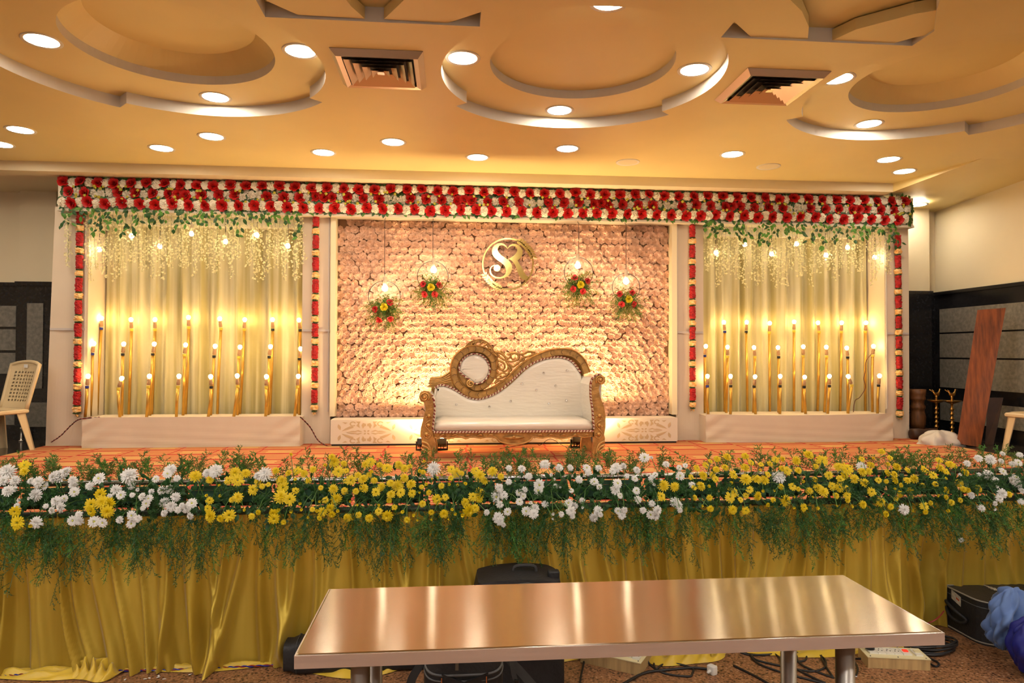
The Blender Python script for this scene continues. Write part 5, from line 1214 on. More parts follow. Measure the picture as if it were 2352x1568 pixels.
# pipes, foam bricks, mesh
zu = P(1176, 1093, 3.82).z; zl = P(1176, 1163, 3.70).z
xw0, xw1 = -3.6, 4.4
q = MB(); q.tube([(xw0, 3.84, zu - .012), (xw1, 3.84, zu - .012)], .016, 10); q.build('rail_pipe', M_STEELP, rail, smooth=True)
q = MB(); q.tube([(xw0, 3.735, zl - .01), (xw1, 3.735, zl - .01)], .016, 10); q.build('rail_pipe', mat('green_pipe', (.05, .06, .04), .4, .4), rail, smooth=True)
for x in (-3.5, -1.6, .4, 2.4, 4.3):
    q = MB(); q.tube([(x, 3.88, 0), (x, 3.88, zu - .03)], .018, 8); q.tube([(x, 3.735, zl - .01), (x, 3.88, zu - .012)], .010, 6); q.build('rail_post', M_STEELP, rail)
k = 0; x = xw0 + .05
while x < xw1 - .3:
    w = rnd(.34, .46); q = MB(); c = Vector((x + w / 2, 3.795, (zu + zl) / 2 - .008)); q.rbox(c, (w, .05, .10), .008, Matrix.Rotation(R(-38), 3, 'X')); q.build('foam_brick', M_FOAM, rail); x += w + rnd(.02, .06)
q = MB()
for i in range(int((xw1 - xw0) / .045)):
    x = xw0 + i * .045; q.tube([(x, 3.725, zl - .01), (x, 3.825, zu - .002)], .0012, 3, cap=False)
for f in (.33, .66): q.tube([(xw0, 3.73 + .1 * f - .01, zl + (zu - zl) * f), (xw1, 3.73 + .1 * f - .01, zl + (zu - zl) * f)], .0012, 3, cap=False)
q.build('wire_mesh', mat('copper_wire_mesh', (.30, .14, .06), .5, .6), rail, kind='stuff')
# chrysanthemum foliage and fern
random.seed(103)
M_LEAFD = mat('chrysanthemum_leaf', (0.020, 0.085, 0.018), .5, var=.4, scale=14, trans=.1)
q = MB()
for i in range(2800):
    x = rnd(xw0, xw1); v = random.triangular(0, 1, .45); z = zl - .06 + (zu - zl + .12) * v; y = 3.70 + .12 * v - rnd(0, .05); an = rnd(0, 6.28)
    leaf(q, (x, y, z), (math.cos(an), rnd(-.9, .1), math.sin(an)), (rnd(-.5, .5), -1, rnd(-.3, .6)), rnd(.025, .05), rnd(.008, .015))
q.build('flower_foliage', M_LEAFD, rail, kind='stuff')
f1, f2, f3 = MB(), MB(), MB()
def dens(x):                                        # bushier at the ends and in tufts
    return .55 + .45 * math.sin(x * 2.3 + 1) * math.sin(x * 5.1)
n = 0
for i in range(1350):
    x = rnd(xw0, xw1)
    if random.random() > .35 + dens(x): continue
    kind = random.random()
    if kind < .30:      # upward tufts on the stage side
        p = Vector((x, 3.84 + rnd(-.02, .03), zu + rnd(-.05, .02))); d = (rnd(-.5, .5), rnd(-.2, .5), 1); L_ = rnd(.10, .20); dr = .01; mb_ = f2 if random.random() < .6 else f3
    elif kind < .86:    # hanging tufts in front of the skirt
        p = Vector((x, 3.70 + rnd(-.02, .01), zl + rnd(-.05, .05))); d = (rnd(-.6, .6), rnd(-.55, -.15), rnd(-1.1, -.2)); L_ = rnd(.10, .30) * (1.25 if x < -1.8 else 1); dr = rnd(.03, .09); mb_ = f1 if random.random() < .72 else f2
    else:
        p = Vector((x, 3.72, (zu + zl) / 2 + rnd(-.05, .05))); d = (rnd(-.8, .8), -.8, rnd(-.4, .6)); L_ = rnd(.08, .16); dr = .02; mb_ = f1
    needles(mb_, p, d, L_ * .92, 13, .72, 9, .015, .0021, dr); n += 1
M_FERN1 = mat('deep_green_fern', (0.025, 0.10, 0.018), .5, var=.4, scale=16, trans=.12)
M_FERN2 = mat('bright_green_fern', (0.075, 0.22, 0.028), .5, var=.3, scale=16, trans=.2)
M_FERN3 = mat('olive_green_fern', (0.12, 0.18, 0.035), .5, var=.3, scale=16, trans=.2)
f1.build('fern_fronds', M_FERN1, rail, kind='stuff'); f2.build('bright_fern_fronds', M_FERN2, rail, kind='stuff'); f3.build('olive_fern_fronds', M_FERN3, rail, kind='stuff')

# ------------------------------------------------------------------ gathered yellow satin skirt
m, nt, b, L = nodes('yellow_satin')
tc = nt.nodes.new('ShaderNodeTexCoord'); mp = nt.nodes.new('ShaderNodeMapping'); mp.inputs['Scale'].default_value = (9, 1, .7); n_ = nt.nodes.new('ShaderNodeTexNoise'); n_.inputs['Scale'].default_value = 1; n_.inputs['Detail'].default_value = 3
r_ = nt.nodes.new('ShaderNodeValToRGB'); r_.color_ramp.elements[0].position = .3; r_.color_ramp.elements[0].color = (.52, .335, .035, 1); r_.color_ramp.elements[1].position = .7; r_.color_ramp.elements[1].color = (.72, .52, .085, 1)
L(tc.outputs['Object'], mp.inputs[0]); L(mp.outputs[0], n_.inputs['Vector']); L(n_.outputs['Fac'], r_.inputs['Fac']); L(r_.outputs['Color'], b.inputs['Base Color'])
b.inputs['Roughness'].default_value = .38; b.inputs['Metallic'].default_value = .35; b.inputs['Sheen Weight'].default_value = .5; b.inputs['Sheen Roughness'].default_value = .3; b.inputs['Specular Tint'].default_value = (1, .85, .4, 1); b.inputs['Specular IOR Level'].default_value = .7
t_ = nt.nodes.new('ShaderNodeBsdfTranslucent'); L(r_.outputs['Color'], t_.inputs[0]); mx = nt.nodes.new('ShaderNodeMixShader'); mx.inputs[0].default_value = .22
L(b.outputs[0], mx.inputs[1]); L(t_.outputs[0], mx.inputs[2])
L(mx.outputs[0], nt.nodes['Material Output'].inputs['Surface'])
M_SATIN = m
random.seed(111)
PLE = []; x = xw0 - .2
while x < xw1 + .2: PLE.append((x, rnd(.010, .022), rnd(.030, .075), rnd(-.05, .16), rnd(0, 6.3))); x += rnd(.045, .125)
def sway(x): return .13 * math.sin(x * 1.9 + .6) - .06 * math.sin(x * 4.3) + (.16 if x < -.9 else 0) * max(0, 1 - abs(x + 1.3) / .6)
def skirt_y(x, v):                                   # v 0 floor .. 1 rail
    y = 0
    for (c, w, a, dr, ph) in PLE:
        cx = c + dr * (1 - v) ** 1.6 * 1.2 + sway(c) * (1 - v) ** 2 + .012 * math.sin(v * 5 + ph)
        d = (x - cx) / (w * (1.5 - .55 * v))
        if -3 < d < 3: y -= a * math.exp(-d * d) * (.75 + .35 * (1 - v))
    return y
nx, nz = 1300, 26
q = MB()
def fn(u, v):
    x = xw0 + (xw1 - xw0) * u
    yy = skirt_y(x, v) + .018 * math.sin(x * 5 + 2 * v) + .008 * math.sin(x * 17 + 3 * v)
    k_ = min(1, max(0, (x - 2.62) / .22)); flare = -.015 * (1 - v) ** 3 + .17 * k_ * k_ * (3 - 2 * k_) * (1 - v ** 3)
    z = .004 + zl * v
    return Vector((x, Y_SKIRT - .02 + yy * (.7 + .5 * (1 - v)) * (1 - .6 * k_) + flare, z))
q.sheet(fn, nx, nz)
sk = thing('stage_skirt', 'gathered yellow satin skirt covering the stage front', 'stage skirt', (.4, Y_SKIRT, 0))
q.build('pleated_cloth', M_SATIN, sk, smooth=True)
M_SATF = mat('yellow_satin_hem', (.66, .44, .04), .42, var=.12, scale=5, sheen=.3)
def pool(px0, px1, d0, d1, seed, ht=.035, nm='hem_pool'):   # cloth lying on the floor, given by pixel span and depths
    random.seed(seed); ph = [rnd(0, 6.3) for _ in range(6)]
    x0 = PZ(px0, 1530, 0).x; x1 = PZ(px1, 1530, 0).x; q = MB()
    def fn(u, v):
        x = x0 + (x1 - x0) * u; e_ = math.sin(math.pi * min(1, max(0, u))) ** .5
        yb = 3.76; yf = d1 + (d0 - d1) * (.5 + .5 * math.sin(u * 5 + ph[0])) * .6
        yf = yb + (yf - yb) * (.25 + .75 * e_)
        h = ht * e_ * math.sin(math.pi * v) ** .6 * (.65 + .35 * math.sin(u * 34 + 6 * v + ph[1])) + .012 * e_ * math.sin(v * 15 + u * 21 + ph[2]) * math.sin(math.pi * v)
        return Vector((x + .015 * math.sin(v * 9 + ph[3]), yb + (yf - yb) * v, .004 + max(0, h)))
    q.sheet(fn, 70, 14); return q.build(nm, M_SATF, sk, smooth=True)
pool(-80, 300, 3.72, 3.62, 1, .03); pool(185, 295, 3.68, 3.54, 2, .085); pool(240, 640, 3.74, 3.66, 3, .02); pool(655, 960, 3.65, 3.52, 4, .05); pool(1140, 1370, 3.66, 3.56, 5, .035); pool(1480, 1700, 3.60, 3.46, 6, .06); pool(1690, 2130, 3.66, 3.56, 7, .03); pool(2085, 2160, 3.62, 3.48, 8, .05)

# ------------------------------------------------------------------ steel table
ANISO_ROT = 0.25
m, nt, b, L = nodes('brushed_stainless_steel')
tc = nt.nodes.new('ShaderNodeTexCoord')
n3 = nt.nodes.new('ShaderNodeTexNoise'); n3.inputs['Scale'].default_value = 2.4; L(tc.outputs['Object'], n3.inputs['Vector'])
b1 = nt.nodes.new('ShaderNodeBump'); b1.inputs['Strength'].default_value = .06; b1.inputs['Distance'].default_value = .03; L(n3.outputs['Fac'], b1.inputs['Height']); L(b1.outputs['Normal'], b.inputs['Normal'])
n4 = nt.nodes.new('ShaderNodeTexNoise'); n4.inputs['Scale'].default_value = 5; n4.inputs['Detail'].default_value = 5; L(tc.outputs['Object'], n4.inputs['Vector'])
mr = nt.nodes.new('ShaderNodeMapRange'); mr.inputs[3].default_value = .14; mr.inputs[4].default_value = .17; L(n4.outputs['Fac'], mr.inputs[0]); L(mr.outputs[0], b.inputs['Roughness'])
tg = nt.nodes.new('ShaderNodeTangent'); tg.direction_type = 'UV_MAP'; L(tg.outputs[0], b.inputs['Tangent'])
b.inputs['Anisotropic'].default_value = .93; b.inputs['Anisotropic Rotation'].default_value = ANISO_ROT
b.inputs['Base Color'].default_value = (.47, .405, .33, 1); b.inputs['Metallic'].default_value = 1
M_STEEL = m
ZT_ = .76; tx0, tx1, ty0, ty1 = -.455, 1.572, 2.07, 2.635
t = thing('steel_table', 'long stainless steel table in the foreground', 'table', ((tx0 + tx1) / 2, (ty0 + ty1) / 2, 0))
q = MB(); q.rbox(((tx0 + tx1) / 2, (ty0 + ty1) / 2, ZT_ - .02), (tx1 - tx0, ty1 - ty0, .04), .010); tt = q.build('table_top', M_STEEL, t)
uv = tt.data.uv_layers.new(name='brushing')
for lp_ in tt.data.loops: c_ = tt.data.vertices[lp_.vertex_index].co; uv.data[lp_.index].uv = (c_.x, c_.y + c_.z)
q = MB(); M_EDGE = mat('cool_lit_steel_edge', (.74, .79, .88), .20, 1.0, var=.06, scale=3, stretch=(1, 20, 20))  # same steel, painted paler and bluer for the cool light on the edge
for (x0, x1, y0, y1) in ((tx0 - .002, tx1 + .002, ty0 - .003, ty0 + .002), (tx0 - .002, tx1 + .002, ty1 - .002, ty1 + .003), (tx0 - .003, tx0 + .002, ty0, ty1), (tx1 - .002, tx1 + .003, ty0, ty1)): q.bx(x0, x1, y0, y1, ZT_ - .041, ZT_ - .003)
q.build('lit_edge_band', M_EDGE, t)
M_LEG = mat('steel_leg', (.34, .31, .28), .35, 1.0, var=.2, scale=6)
for x in (P(828, 1530, 2.16).x, P(1941, 1510, 2.16).x):
    for y in (2.16, 2.54):
        q = MB(); q.lathe([(.034, 0), (.034, .02), (.030, .025), (.030, ZT_ - .04)], (x, y, 0), 20); q.build('leg', M_LEG, t, smooth=True)
q = MB()
for x in (P(828, 1530, 2.16).x, P(1941, 1510, 2.16).x): q.tube([(x, 2.16, .2), (x, 2.54, .2)], .018, 10)
q.tube([(P(828, 1530, 2.16).x, 2.35, .2), (P(1941, 1510, 2.16).x, 2.35, .2)], .018, 10); q.build('stretcher', M_LEG, t, smooth=True)

# ------------------------------------------------------------------ bags behind the table
M_BAGK = mat('black_nylon', (.012, .011, .012), .6, var=.3, scale=12, bump=.25, bscale=80)
M_BAGG = mat('dark_grey_webbing', (.035, .033, .032), .7)
M_ZIP = mat('grey_zip', (.10, .10, .10), .5)
xa, xb_ = P(1087, 1330, 3.52).x, P(1290, 1330, 3.52).x; zt = P(1190, 1310, 3.54).z
t = thing('black_duffel', 'black cloth bag standing behind the table against the yellow skirt', 'bag', ((xa + xb_) / 2, 3.52, 0))
q = MB()
def dfn(u, v):
    a = u * 2 * math.pi; ca, sa = math.cos(a), math.sin(a); ex = .30
    x = math.copysign(abs(ca) ** ex, ca); y = math.copysign(abs(sa) ** ex, sa); k = 1 - .09 * max(0, v - .82) / .18
    top_ = .025 * math.cos(x * 1.4)
    return Vector(((xa + xb_) / 2 + x * (xb_ - xa) / 2 * k, 3.52 + y * .15 * k + .006 * math.sin(9 * v + 4 * a), (zt - .02) * v + (top_ if v > .9 else 0)))
q.sheet(dfn, 48, 16)
ring = [dfn(k / 48, 1) for k in range(48)]; q.add(ring + [Vector(((xa + xb_) / 2, 3.52, zt + .012))], [(k, (k + 1) % 48, 48) for k in range(48)])
q.build('body', M_BAGK, t, smooth=True)
q = MB(); xm = (xa + xb_) / 2 - .0; hx = P(1205, 1300, 3.52).x; q.tube(smoothpath([(hx - .06, 3.52, zt - .0), (hx - .045, 3.52, zt + .03), (hx + .045, 3.52, zt + .03), (hx + .06, 3.52, zt - .0)], 4), .008, 6); q.build('handle', M_BAGG, t)
q = MB(); q.tube([(xa + .03, 3.385, zt - .035), (hx, 3.378, zt - .012), (xb_ - .03, 3.385, zt - .035)], .004, 4); q.build('zip', M_ZIP, t)
q = MB(); q.rbox((xb_ - .05, 3.47, zt - .005), (.06, .05, .05), .012); q.build('corner_patch', M_BAGK, t)
# low soft case at the table's left end
c = P(656, 1490, 3.64); xa = c.x; q = MB()
def cfn(u, v):
    a = v * 2 * math.pi; e_ = 1 if .06 < u < .94 else .86
    ca, sa = math.cos(a), math.sin(a); return Vector((xa + .95 * u, 3.65 + math.copysign(abs(ca) ** .5, ca) * .075 * e_, .085 + math.copysign(abs(sa) ** .45, sa) * .085 * e_))
q.sheet(cfn, 30, 24)
for u in (0, 1): rg = [cfn(u, k / 24) for k in range(24)]; q.add(rg, [tuple(range(24))])
t = thing('black_soft_case', 'low black soft case poking out at the table left end', 'case', (xa + .3, 3.65, 0)); q.build('body', M_BAGK, t, smooth=True)
q = MB(); q.tube([cfn(.07, k / 24) + Vector((0, 0, .002)) for k in range(25)], .004, 4); q.build('piping', M_BAGG, t)
# backpack
bx, by = P(1065, 1560, 2.98).x, 3.02; t = thing('camera_backpack', 'black backpack with grey straps under the table', 'backpack', (bx, by, 0))
wd = 185 * U(2.9) / 2
def bfn(u, v):
    a = u * 2 * math.pi; ca, sa = math.cos(a), math.sin(a); k = 1 - .10 * max(0, v - .7) / .3
    return Vector((bx + math.copysign(abs(ca) ** .42, ca) * wd * k, by + math.copysign(abs(sa) ** .5, sa) * .115 * k, .40 * v))
q = MB(); q.sheet(bfn, 44, 14); rg = [bfn(k / 44, 1) for k in range(44)]; q.add(rg + [Vector((bx, by, .425))], [(k, (k + 1) % 44, 44) for k in range(44)]); q.build('body', M_BAGK, t, smooth=True)
q = MB(); q.tube([bfn(.5 + .5 * k / 20, .80) + Vector((0, -.004, -.03 * math.sin(math.pi * k / 20))) for k in range(21)], .006, 5); q.tube([bfn(.5 + .5 * k / 20, .74) + Vector((0, -.004, -.03 * math.sin(math.pi * k / 20))) for k in range(21)], .004, 5); q.build('zip', M_ZIP, t)
q = MB(); q.prism([Vector((bx - wd * .55, by - .118, .30)), Vector((bx, by - .135, .265)), Vector((bx + wd * .6, by - .118, .30)), Vector((bx + wd * .5, by - .125, .02)), Vector((bx - wd * .5, by - .125, .02))], (0, .02, 0)); q.build('front_pocket', M_BAGK, t)
q = MB()
for s_ in (-1, 1): q.box((bx + s_ * wd * .55, by - .125, .27), (.004, .004, .03))
q.build('orange_trim', mat('orange_trim', (.5, .12, .02), .6), t)
q = MB(); q.box((bx - .03, by - .126, .345), (.014, .006, .055)); q.build('zip_pull', mat('tan_webbing', (.12, .09, .06), .7), t)
def strap(pts, w, nm):
    q = MB(); pp = smoothpath(pts, 5); vs = []
    for p in pp: vs += [p + Vector((-w / 2, -.003, .004)), p + Vector((w / 2, .003, -.004))]
    q.add(vs, [(2 * i, 2 * i + 1, 2 * i + 3, 2 * i + 2) for i in range(len(pp) - 1)]); q.add([v + Vector((0, .005, .004)) for v in vs], [(2 * i, 2 * i + 1, 2 * i + 3, 2 * i + 2) for i in range(len(pp) - 1)]); q.build(nm, M_BAGG, t)
strap([(bx - wd * .9, by - .02, .34), (bx - wd - .05, by - .05, .25), (bx - wd - .07, by - .06, .15), (bx - wd - .16, by - .08, .05), (bx - wd - .22, by - .10, .02)], .035, 'strap')
strap([(bx + wd * .92, by - .02, .36), (bx + wd + .03, by - .05, .33), (bx + wd + .05, by - .07, .24), (bx + wd + .10, by - .10, .14), (bx + wd + .03, by - .12, .06)], .022, 'strap')
strap([(bx + wd * .9, by, .34), (bx + wd + .08, by - .03, .25), (bx + wd + .17, by - .06, .14), (bx + wd + .16, by - .09, .04)], .05, 'strap')
q = MB(); q.box((bx + wd + .055, by - .08, .235), (.018, .012, .022)); q.box((bx + wd + .10, by - .105, .18), (.02, .012, .02)); q.build('buckle', mat('black_gloss_plastic', (.01, .01, .01), .25), t)

# ------------------------------------------------------------------ black case, blue cloth at the right
M_PIPE = mat('grey_piping', (.28, .25, .20), .6)
k0 = PZ(2180, 1450, 0)
cx0 = P(2176, 1400, 3.90).x; zc = P(2250, 1343, 3.91).z
t = thing('black_equipment_case', 'square black padded case with grey piping at the right edge', 'case', (cx0 + .35, 3.75, 0))
def outline(r=.07, y0=3.60, y1=3.92, x0=None, x1=None):
    x0 = cx0 if x0 is None else x0; x1 = cx0 + .72; o = []
    for qx, qy, a0 in ((x1 - r, y1 - r, 0), (x0 + r * .3, y1 - r * .3, 90), (x0 + r * 1.5, y0 + r * 1.5, 180), (x1 - r, y0 + r, 270)):
        rr = {0: r, 90: r * .3, 180: r * 1.5, 270: r}[a0]
        for k in range(7): a = R(a0 + 15 * k); o.append(Vector((qx + rr * math.cos(a), qy + rr * math.sin(a), 0)))
    return o
O = outline(); q = MB(); q.prism(O, (0, 0, zc)); q.build('body', M_BAGK, t)
for z in (zc, .012):
    q = MB(); q.tube([p + Vector((0, 0, z)) for p in O + [O[0]]], .005, 5); q.build('piping', M_PIPE, t)
q = MB(); q.tube([p * 1 + Vector((0, 0, zc - .035)) for p in O + [O[0]]], .003, 4); q.build('zip', M_ZIP, t)
def side(u, z, off=-.003):                          # on the left face running back to front
    return Vector((cx0 + off, 3.89 - u * .25, z * .80))
q = MB(); q.add([side(.12, .30), side(.42, .275), side(.42, .205), side(.12, .235)], [(0, 1, 2, 3)]); q.add([side(.12, .30, -.0045), side(.42, .275, -.0045), side(.42, .205, -.0045), side(.12, .235, -.0045)], [(3, 2, 1, 0)]); q.build('white_label', mat('paper_label', (.62, .55, .42), .6, col2=(.45, .40, .32), scale=60), t)
q = MB(); q.add([side(.28, .262, -.006), side(.38, .252, -.006), side(.38, .238, -.006), side(.28, .248, -.006)], [(0, 1, 2, 3)]); q.build('label_red_mark', mat('red_print', (.5, .08, .03), .6), t)
q = MB(); q.tube(smoothpath([side(-.05, .20), side(.1, .205, -.03), side(.4, .175, -.035), side(.62, .135, -.01), side(.5, .10, -.02), side(.2, .115, -.03), side(-.02, .16, -.01)], 4), .010, 6); q.build('handle', M_BAGK, t, smooth=True)
# chain-like embroidered mark on the lid
q = MB(); e0 = PZ(2264, 1346, zc); e1 = PZ(2306, 1362, zc); d = e1 - e0; s = Vector((-d.y, d.x, 0)).normalized()
pts = []
for k in range(61):
    u_ = k / 60; pts.append(e0 + d * u_ + s * .016 * math.sin(u_ * 6 * math.pi) * math.sin(math.pi * u_) + Vector((0, 0, .003)))
q.tube(pts, .0028, 4); pts = [e0 + d * (k / 60) - s * .016 * math.sin(k / 60 * 6 * math.pi) * math.sin(math.pi * k / 60) + Vector((0, 0, .003)) for k in range(4, 57)]; q.tube(pts, .0028, 4)
q.tube([e0 - d * .1 + Vector((0, 0, .003)), e0 + d * .08 + Vector((0, 0, .003))], .003, 4); q.tube([e1 - d * .03 + Vector((0, 0, .003)), e1 + d * .10 + Vector((0, 0, .003))], .003, 4)
q.build('embroidered_mark', mat('beige_thread', (.50, .42, .30), .7), t)
# light blue cloth spilling over the case front
def heap(name, c, sx, sy, sz, seed, m, lab, cat, tilt=0, amp=1.0):
    random.seed(seed); ph = [rnd(0, 6.3) for _ in range(9)]; q = MB()
    def fn(u, v):
        a = 2 * math.pi * u; e_ = (v * 2 - 1) * math.pi / 2 * .999
        r_ = 1 + .13 * math.sin(3 * a + ph[0] + 2.5 * v) + .10 * math.sin(5 * a - 6 * v + ph[1]) + .065 * math.sin(9 * a + 8 * v + ph[2]) + .05 * math.sin(15 * v + 4 * a + ph[3])
        r_ += amp * (.40 * abs(math.sin(4 * a + 6 * v + ph[4])) - .30 * abs(math.sin(5 * a - 9 * v + ph[5])) + .20 * abs(math.sin(15 * v - 6 * a + ph[7])) - .12)
        p = Vector((sx * r_ * math.cos(a) * math.cos(e_), sy * r_ * math.sin(a) * math.cos(e_), sz * (1 + math.sin(e_)) * (1 + .10 * math.sin(4 * a + ph[6]) * math.cos(e_))))
        return c + Vector((p.x + tilt * p.z, p.y, max(.003, p.z)))
    q.sheet(fn, 90, 50); return tag(q.build(name, m, smooth=True), lab, cat)
M_BLUE = mat('light_blue_cloth', (.11, .19, .42), .75, var=.18, scale=9, sheen=.3)
cb = P(2312, 1440, 3.48)
heap('blue_cloth', Vector((cb.x - .02, 3.47, .05)), .105, .075, .165, 3, M_BLUE, 'crumpled light blue cloth heaped before the black case', 'cloth', .16)
M_DBLUE = mat('royal_blue_bag', (.004, .010, .20), .55, var=.2, scale=9)
cd = P(2352, 1530, 3.30)
heap('royal_blue_bag', Vector((cd.x + .04, 3.26, 0)), .13, .10, .15, 8, M_DBLUE, 'royal blue cloth bag cut off at the right edge', 'bag', -.05, .35)

# ------------------------------------------------------------------ extension boxes, cables
M_PLY = mat('pine_box', (.50, .33, .14), .6, var=.2, scale=5, stretch=(8, 1, 1)); M_SUN = mat('cream_laminate', (.78, .68, .40), .35); M_SOCK = mat('white_socket_plastic', (.80, .76, .66), .35); M_REDS = mat('red_switch', (.75, .03, .015), .3, emit=(1, .05, .02), estr=.35); M_HOLE = mat('socket_hole', (.02, .02, .02), .6)
def ext_box(lab, c, ang, L_, W_, H_, mods):
    t = thing('extension_box', lab, 'extension box', c, 'wooden extension boxes', ang)
    def B(q, nm, m): return q.build(nm, m, t, local=True)
    q = MB(); q.bx(-L_ / 2, L_ / 2, -W_ / 2, W_ / 2, 0, H_); B(q, 'wooden_box', M_PLY)
    q = MB(); q.bx(-L_ / 2 - .003, L_ / 2 + .003, -W_ / 2 - .003, W_ / 2 + .003, H_, H_ + .004); B(q, 'top_plate', M_SUN)
    for (x0, y0, x1, y1, kind) in mods:
        q = MB(); q.bx(x0, x1, y0, y1, H_ + .004, H_ + .012); o = B(q, 'socket' if kind != 'r' else 'switch_plate', M_SOCK)
        cx, cy = (x0 + x1) / 2, (y0 + y1) / 2
        if kind == 's':
            q = MB()
            for dx, dy in ((0, .012), (-.009, -.006), (.009, -.006)): q.lathe([(.0035, 0), (.0035, .0012)], (cx + dx, cy + dy, H_ + .012), 8)
            h = q.build('pin_holes', M_HOLE, o, local=True)
        elif kind == 'r':
            q = MB(); q.bx(cx - .012, cx + .012, cy - .011, cy + .011, H_ + .012, H_ + .018); q.build('red_rocker', M_REDS, o, local=True)
        elif kind == 'w':
            q = MB(); q.bx(cx - .012, cx + .012, cy - .015, cy + .015, H_ + .012, H_ + .017); q.build('rocker', M_SUN, o, local=True)
    q = MB()
    for x, y in ((-.45, -.42), (.45, -.42), (.45, .42), (-.45, .42), (0, -.42)): q.lathe([(.004, 0), (.003, .0015)], (x * L_, y * W_, H_ + .004), 8)
    B(q, 'screws', M_HOLE)
    return t
a_ = PZ(1345, 1523, 0); b_ = PZ(1471, 1552, 0)
H1 = .062; ang = math.atan2(b_.y - a_.y, b_.x - a_.x); Lb = .33; Wb = .20
u = Vector((math.cos(ang), math.sin(ang), 0)); w = Vector((-math.sin(ang), math.cos(ang), 0)); c1 = PZ(1471, 1552, 0) - u * Lb / 2 + w * Wb / 2
mods = [(-.14, -.05, -.085, .01, 's'), (-.07, -.06, -.005, .0, 's'), (.005, -.06, .04, -.01, 'w'), (.045, -.065, .075, -.015, 's'), (.078, -.065, .105, -.015, 'r'), (.112, -.075, .15, -.01, 's'), (-.13, .02, -.06, .08, 's'), (.0, .01, .06, .07, 's'), (.08, .01, .14, .07, 's')]
ext_box('cream topped extension box by the yellow cloth, with a white plug beside', c1, ang, Lb, Wb, H1, mods)
a_ = PZ(1993, 1532, 0); b_ = PZ(2137, 1540, 0); ang2 = math.atan2(b_.y - a_.y, b_.x - a_.x) + .02; Lb2 = (b_ - a_).length; Wb2 = .13
u2 = Vector((math.cos(ang2), math.sin(ang2), 0)); w2 = Vector((-math.sin(ang2), math.cos(ang2), 0)); c2 = b_ - u2 * Lb2 / 2 + w2 * Wb2 / 2
mods = [(-.13 + k * .042, -.03, -.13 + k * .042 + .040, .04, 's') for k in range(4)] + [(.04, -.03, .082, .04, 'r'), (.10, -.035, .135, .045, 'w')]
ext_box('narrow extension box with black plug right of the table leg', c2, ang2, Lb2, Wb2, .055, mods)
def plug(c, m, lab, ang, pins=False):
    t = thing('power_plug', lab, 'plug', c, None, ang)
    q = MB()
    if pins: q.rbox((.018, 0, .022), (.036, .046, .044), .008); q.tube([(.03, 0, .022), (.055, 0, .014)], [.010, .006], 8)
    else: q.lathe([(.010, .05), (.016, .035), (.024, .012), (.025, 0)], (0, 0, 0), 12)
    q.build('body', m, t, smooth=True, local=True)
    q = MB()
    if pins:
        for y, z in ((-.009, .012), (.009, .012), (0, .034)): q.tube([(0, y, z), (-.02, y, z)], .0032, 6)
    else: q.tube([(0, 0, .04), (.0, .004, .06)], .006, 6)
    q.build('pins' if pins else 'strain_relief', mat('brass_pin', (.7, .6, .35), .3, 1.0) if pins else M_CABLE, t, local=True)
M_CABLE = mat('black_cable', (.012, .012, .013), .45)
plug(c1 + u * .11 + w * .045 + Vector((0, 0, H1 + .014)), M_CABLE, 'black plug in the extension box by the yellow cloth', 0)
plug(c2 + u2 * -.115 + w2 * .015 + Vector((0, 0, .069)), M_CABLE, 'black plug in the narrow extension box', 0)
pw = PZ(1641, 1545, .0); plug(Vector((pw.x, pw.y, 0)), mat('white_plug', (.75, .72, .66), .4), 'white three-pin plug lying on the floor', R(-150), True)
def cable(pts, lab, r=.0055, m=None, nm='power_cable', grp=None):
    q = MB(); q.tube(smoothpath([PZ(a, b_, r) if not isinstance(a, Vector) else a for a, b_ in pts], 7), r, 7)
    return tag(q.build(nm, m or M_CABLE, smooth=True), lab, 'cable', grp)
cable([(1330, 1600), (1333, 1560), (1338, 1535), (1342, 1515)], 'black cable leaving the pine box towards the camera')
q_ = c1 + u * .11 + w * .045 + Vector((0, 0, H1 + .07))
cable([(q_, 0), (q_ + Vector((.01, -.03, -.01)), 0), (Vector((PZ(1490, 1527, 0).x, PZ(1490, 1527, 0).y, .012)), 0), (1525, 1545), (1580, 1553), (1590, 1546), (1590, 1535), (1560, 1525), (1525, 1525), (1505, 1535), (1502, 1510)], 'black cable looping from the plugged extension box')
cable([(1400, 1585), (1435, 1568), (1480, 1545), (1530, 1538), (1590, 1533), (1632, 1537)], 'thick black cable ending in the white plug', .007)
cable([(1685, 1528), (1710, 1540), (1740, 1555), (1775, 1575)], 'black cable coming out of the yellow cloth end', .006)
cable([(1670, 1489), (1700, 1492), (1740, 1492), (1800, 1488), (1860, 1486), (1915, 1480)], 'black cable lying straight along the skirt hem')
cable([(1700, 1494), (1725, 1505), (1740, 1516), (1800, 1530), (1860, 1541), (1890, 1535), (1897, 1522), (1888, 1508), (1860, 1499), (1800, 1499), (1760, 1503), (1720, 1503), (1700, 1497)], 'long oval loop of black cable left of the table leg')
cable([(1725, 1508), (1745, 1525), (1800, 1545), (1850, 1558), (1895, 1570)], 'black cable slanting across the floor to the table leg')
cable([(1770, 1495), (1790, 1510), (1796, 1530), (1815, 1555), (1840, 1575)], 'black cable curving down towards the picture bottom')
cable([(1780, 1494), (1805, 1510), (1820, 1530), (1860, 1552), (1895, 1568)], 'black cable crossing the oval loop')
cable([(1835, 1495), (1830, 1510), (1840, 1525), (1870, 1540), (1915, 1556)], 'black cable bending round beside the table leg')
cable([(1850, 1490), (1853, 1505), (1848, 1516), (1828, 1518), (1805, 1508)], 'short black cable loop near the skirt hem')
cable([(1912, 1488), (1890, 1496), (1887, 1510), (1897, 1530), (1912, 1552)], 'black cable dropping along the table leg')
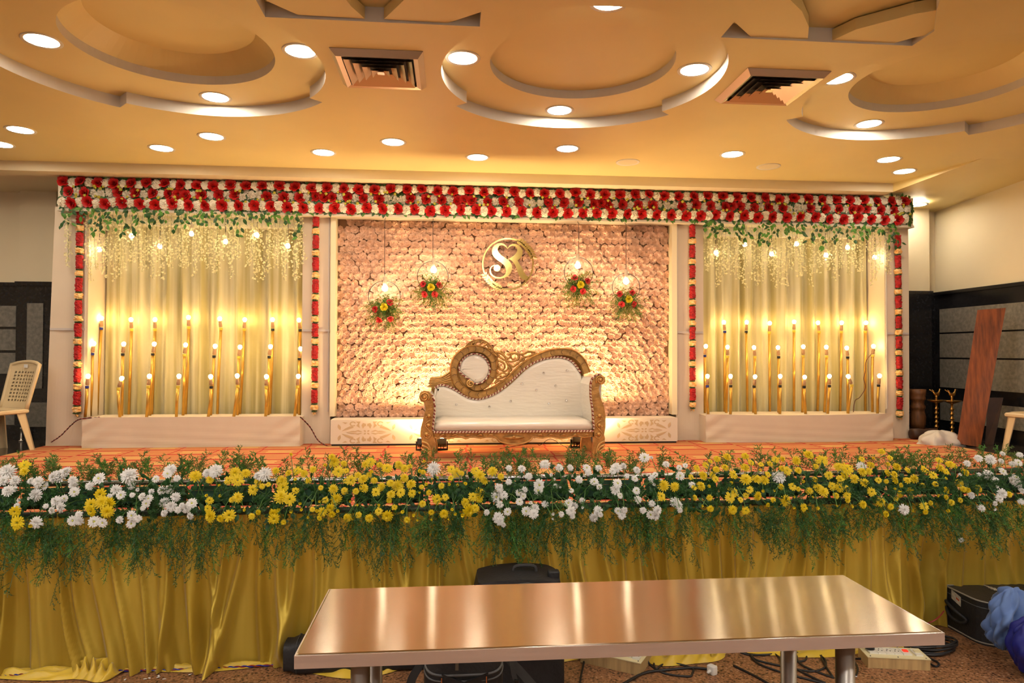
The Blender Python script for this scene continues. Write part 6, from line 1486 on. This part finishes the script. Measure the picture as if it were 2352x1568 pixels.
cable([(1955, 1512), (1975, 1512), (1988, 1513)], 'short black cable entering the narrow extension box'); cable([(1963, 1520), (1970, 1535), (1966, 1552)], 'short black cable right of the table leg')
cable([(2137, 1524), (2150, 1530), (2157, 1525), (2150, 1518), (2130, 1510)], 'small cable loop at the end of the narrow extension box')
t_ = MB(); random.seed(131); cc_ = PZ(2135, 1497, 0)
for k in range(9):
    a0 = rnd(0, 6); rx, ry = .155 + rnd(-.025, .02), .085 + rnd(-.015, .015); ox, oy, z = rnd(-.01, .01), rnd(-.01, .01), .008 + k * .0065
    t_.tube([cc_ + Vector((ox + rx * math.cos(a0 + 2 * math.pi * j / 36), oy + .03 + ry * math.sin(a0 + 2 * math.pi * j / 36), z + .003 * math.sin(j * .7 + k))) for j in range(37)], .0062, 6)
tag(t_.build('cable_coil', M_CABLE, smooth=True), 'coiled black cable between the narrow extension box and the black case', 'cable')
M_RW, M_BW = mat('red_wire', (.25, .02, .015), .5), mat('blue_wire', (.02, .03, .3), .5)
q = MB(); pp = [PZ(a, b_, .006) for a, b_ in ((-20, 1556), (120, 1546), (300, 1541), (480, 1536), (680, 1526), (960, 1512))]
for ph, c in ((0, 0), (math.pi, 1)):
    q.cur = c; q.tube([p + Vector((0, .004 * math.cos(i * .9 + ph), .004 + .003 * math.sin(i * .9 + ph))) for i, p in enumerate(smoothpath(pp, 40))], .0032, 4)
tag(q.build('twisted_wire', [M_RW, M_BW]), 'twisted red and blue wire along the foot of the skirt', 'wire')
q = MB(); q.tube(smoothpath([P(2128, 1432, 3.64), P(2145, 1425, 3.62), P(2158, 1415, 3.66), P(2168, 1403, 3.80)], 5), .004, 5); tag(q.build('red_wire', M_RW), 'short red wire beside the black case', 'wire')
# fallen white petals
random.seed(141); M_PET = mat('fallen_petal', (.8, .78, .74), .6)
for (px, py) in ((285, 1562), (328, 1559), (345, 1558), (358, 1556), (365, 1553), (372, 1559), (432, 1550), (318, 1524), (372, 1524), (430, 1526), (1251, 1558), (1966, 1554)):
    p = PZ(px, py, .004); q = MB(); an = rnd(0, 3); leaf(q, p, (math.cos(an), math.sin(an), .1), (0, 0, 1), .022, .006)
    tag(q.build('fallen_petal', M_PET), 'small white fallen petal on the speckled hall floor', 'petal', 'fallen petals on the hall floor')
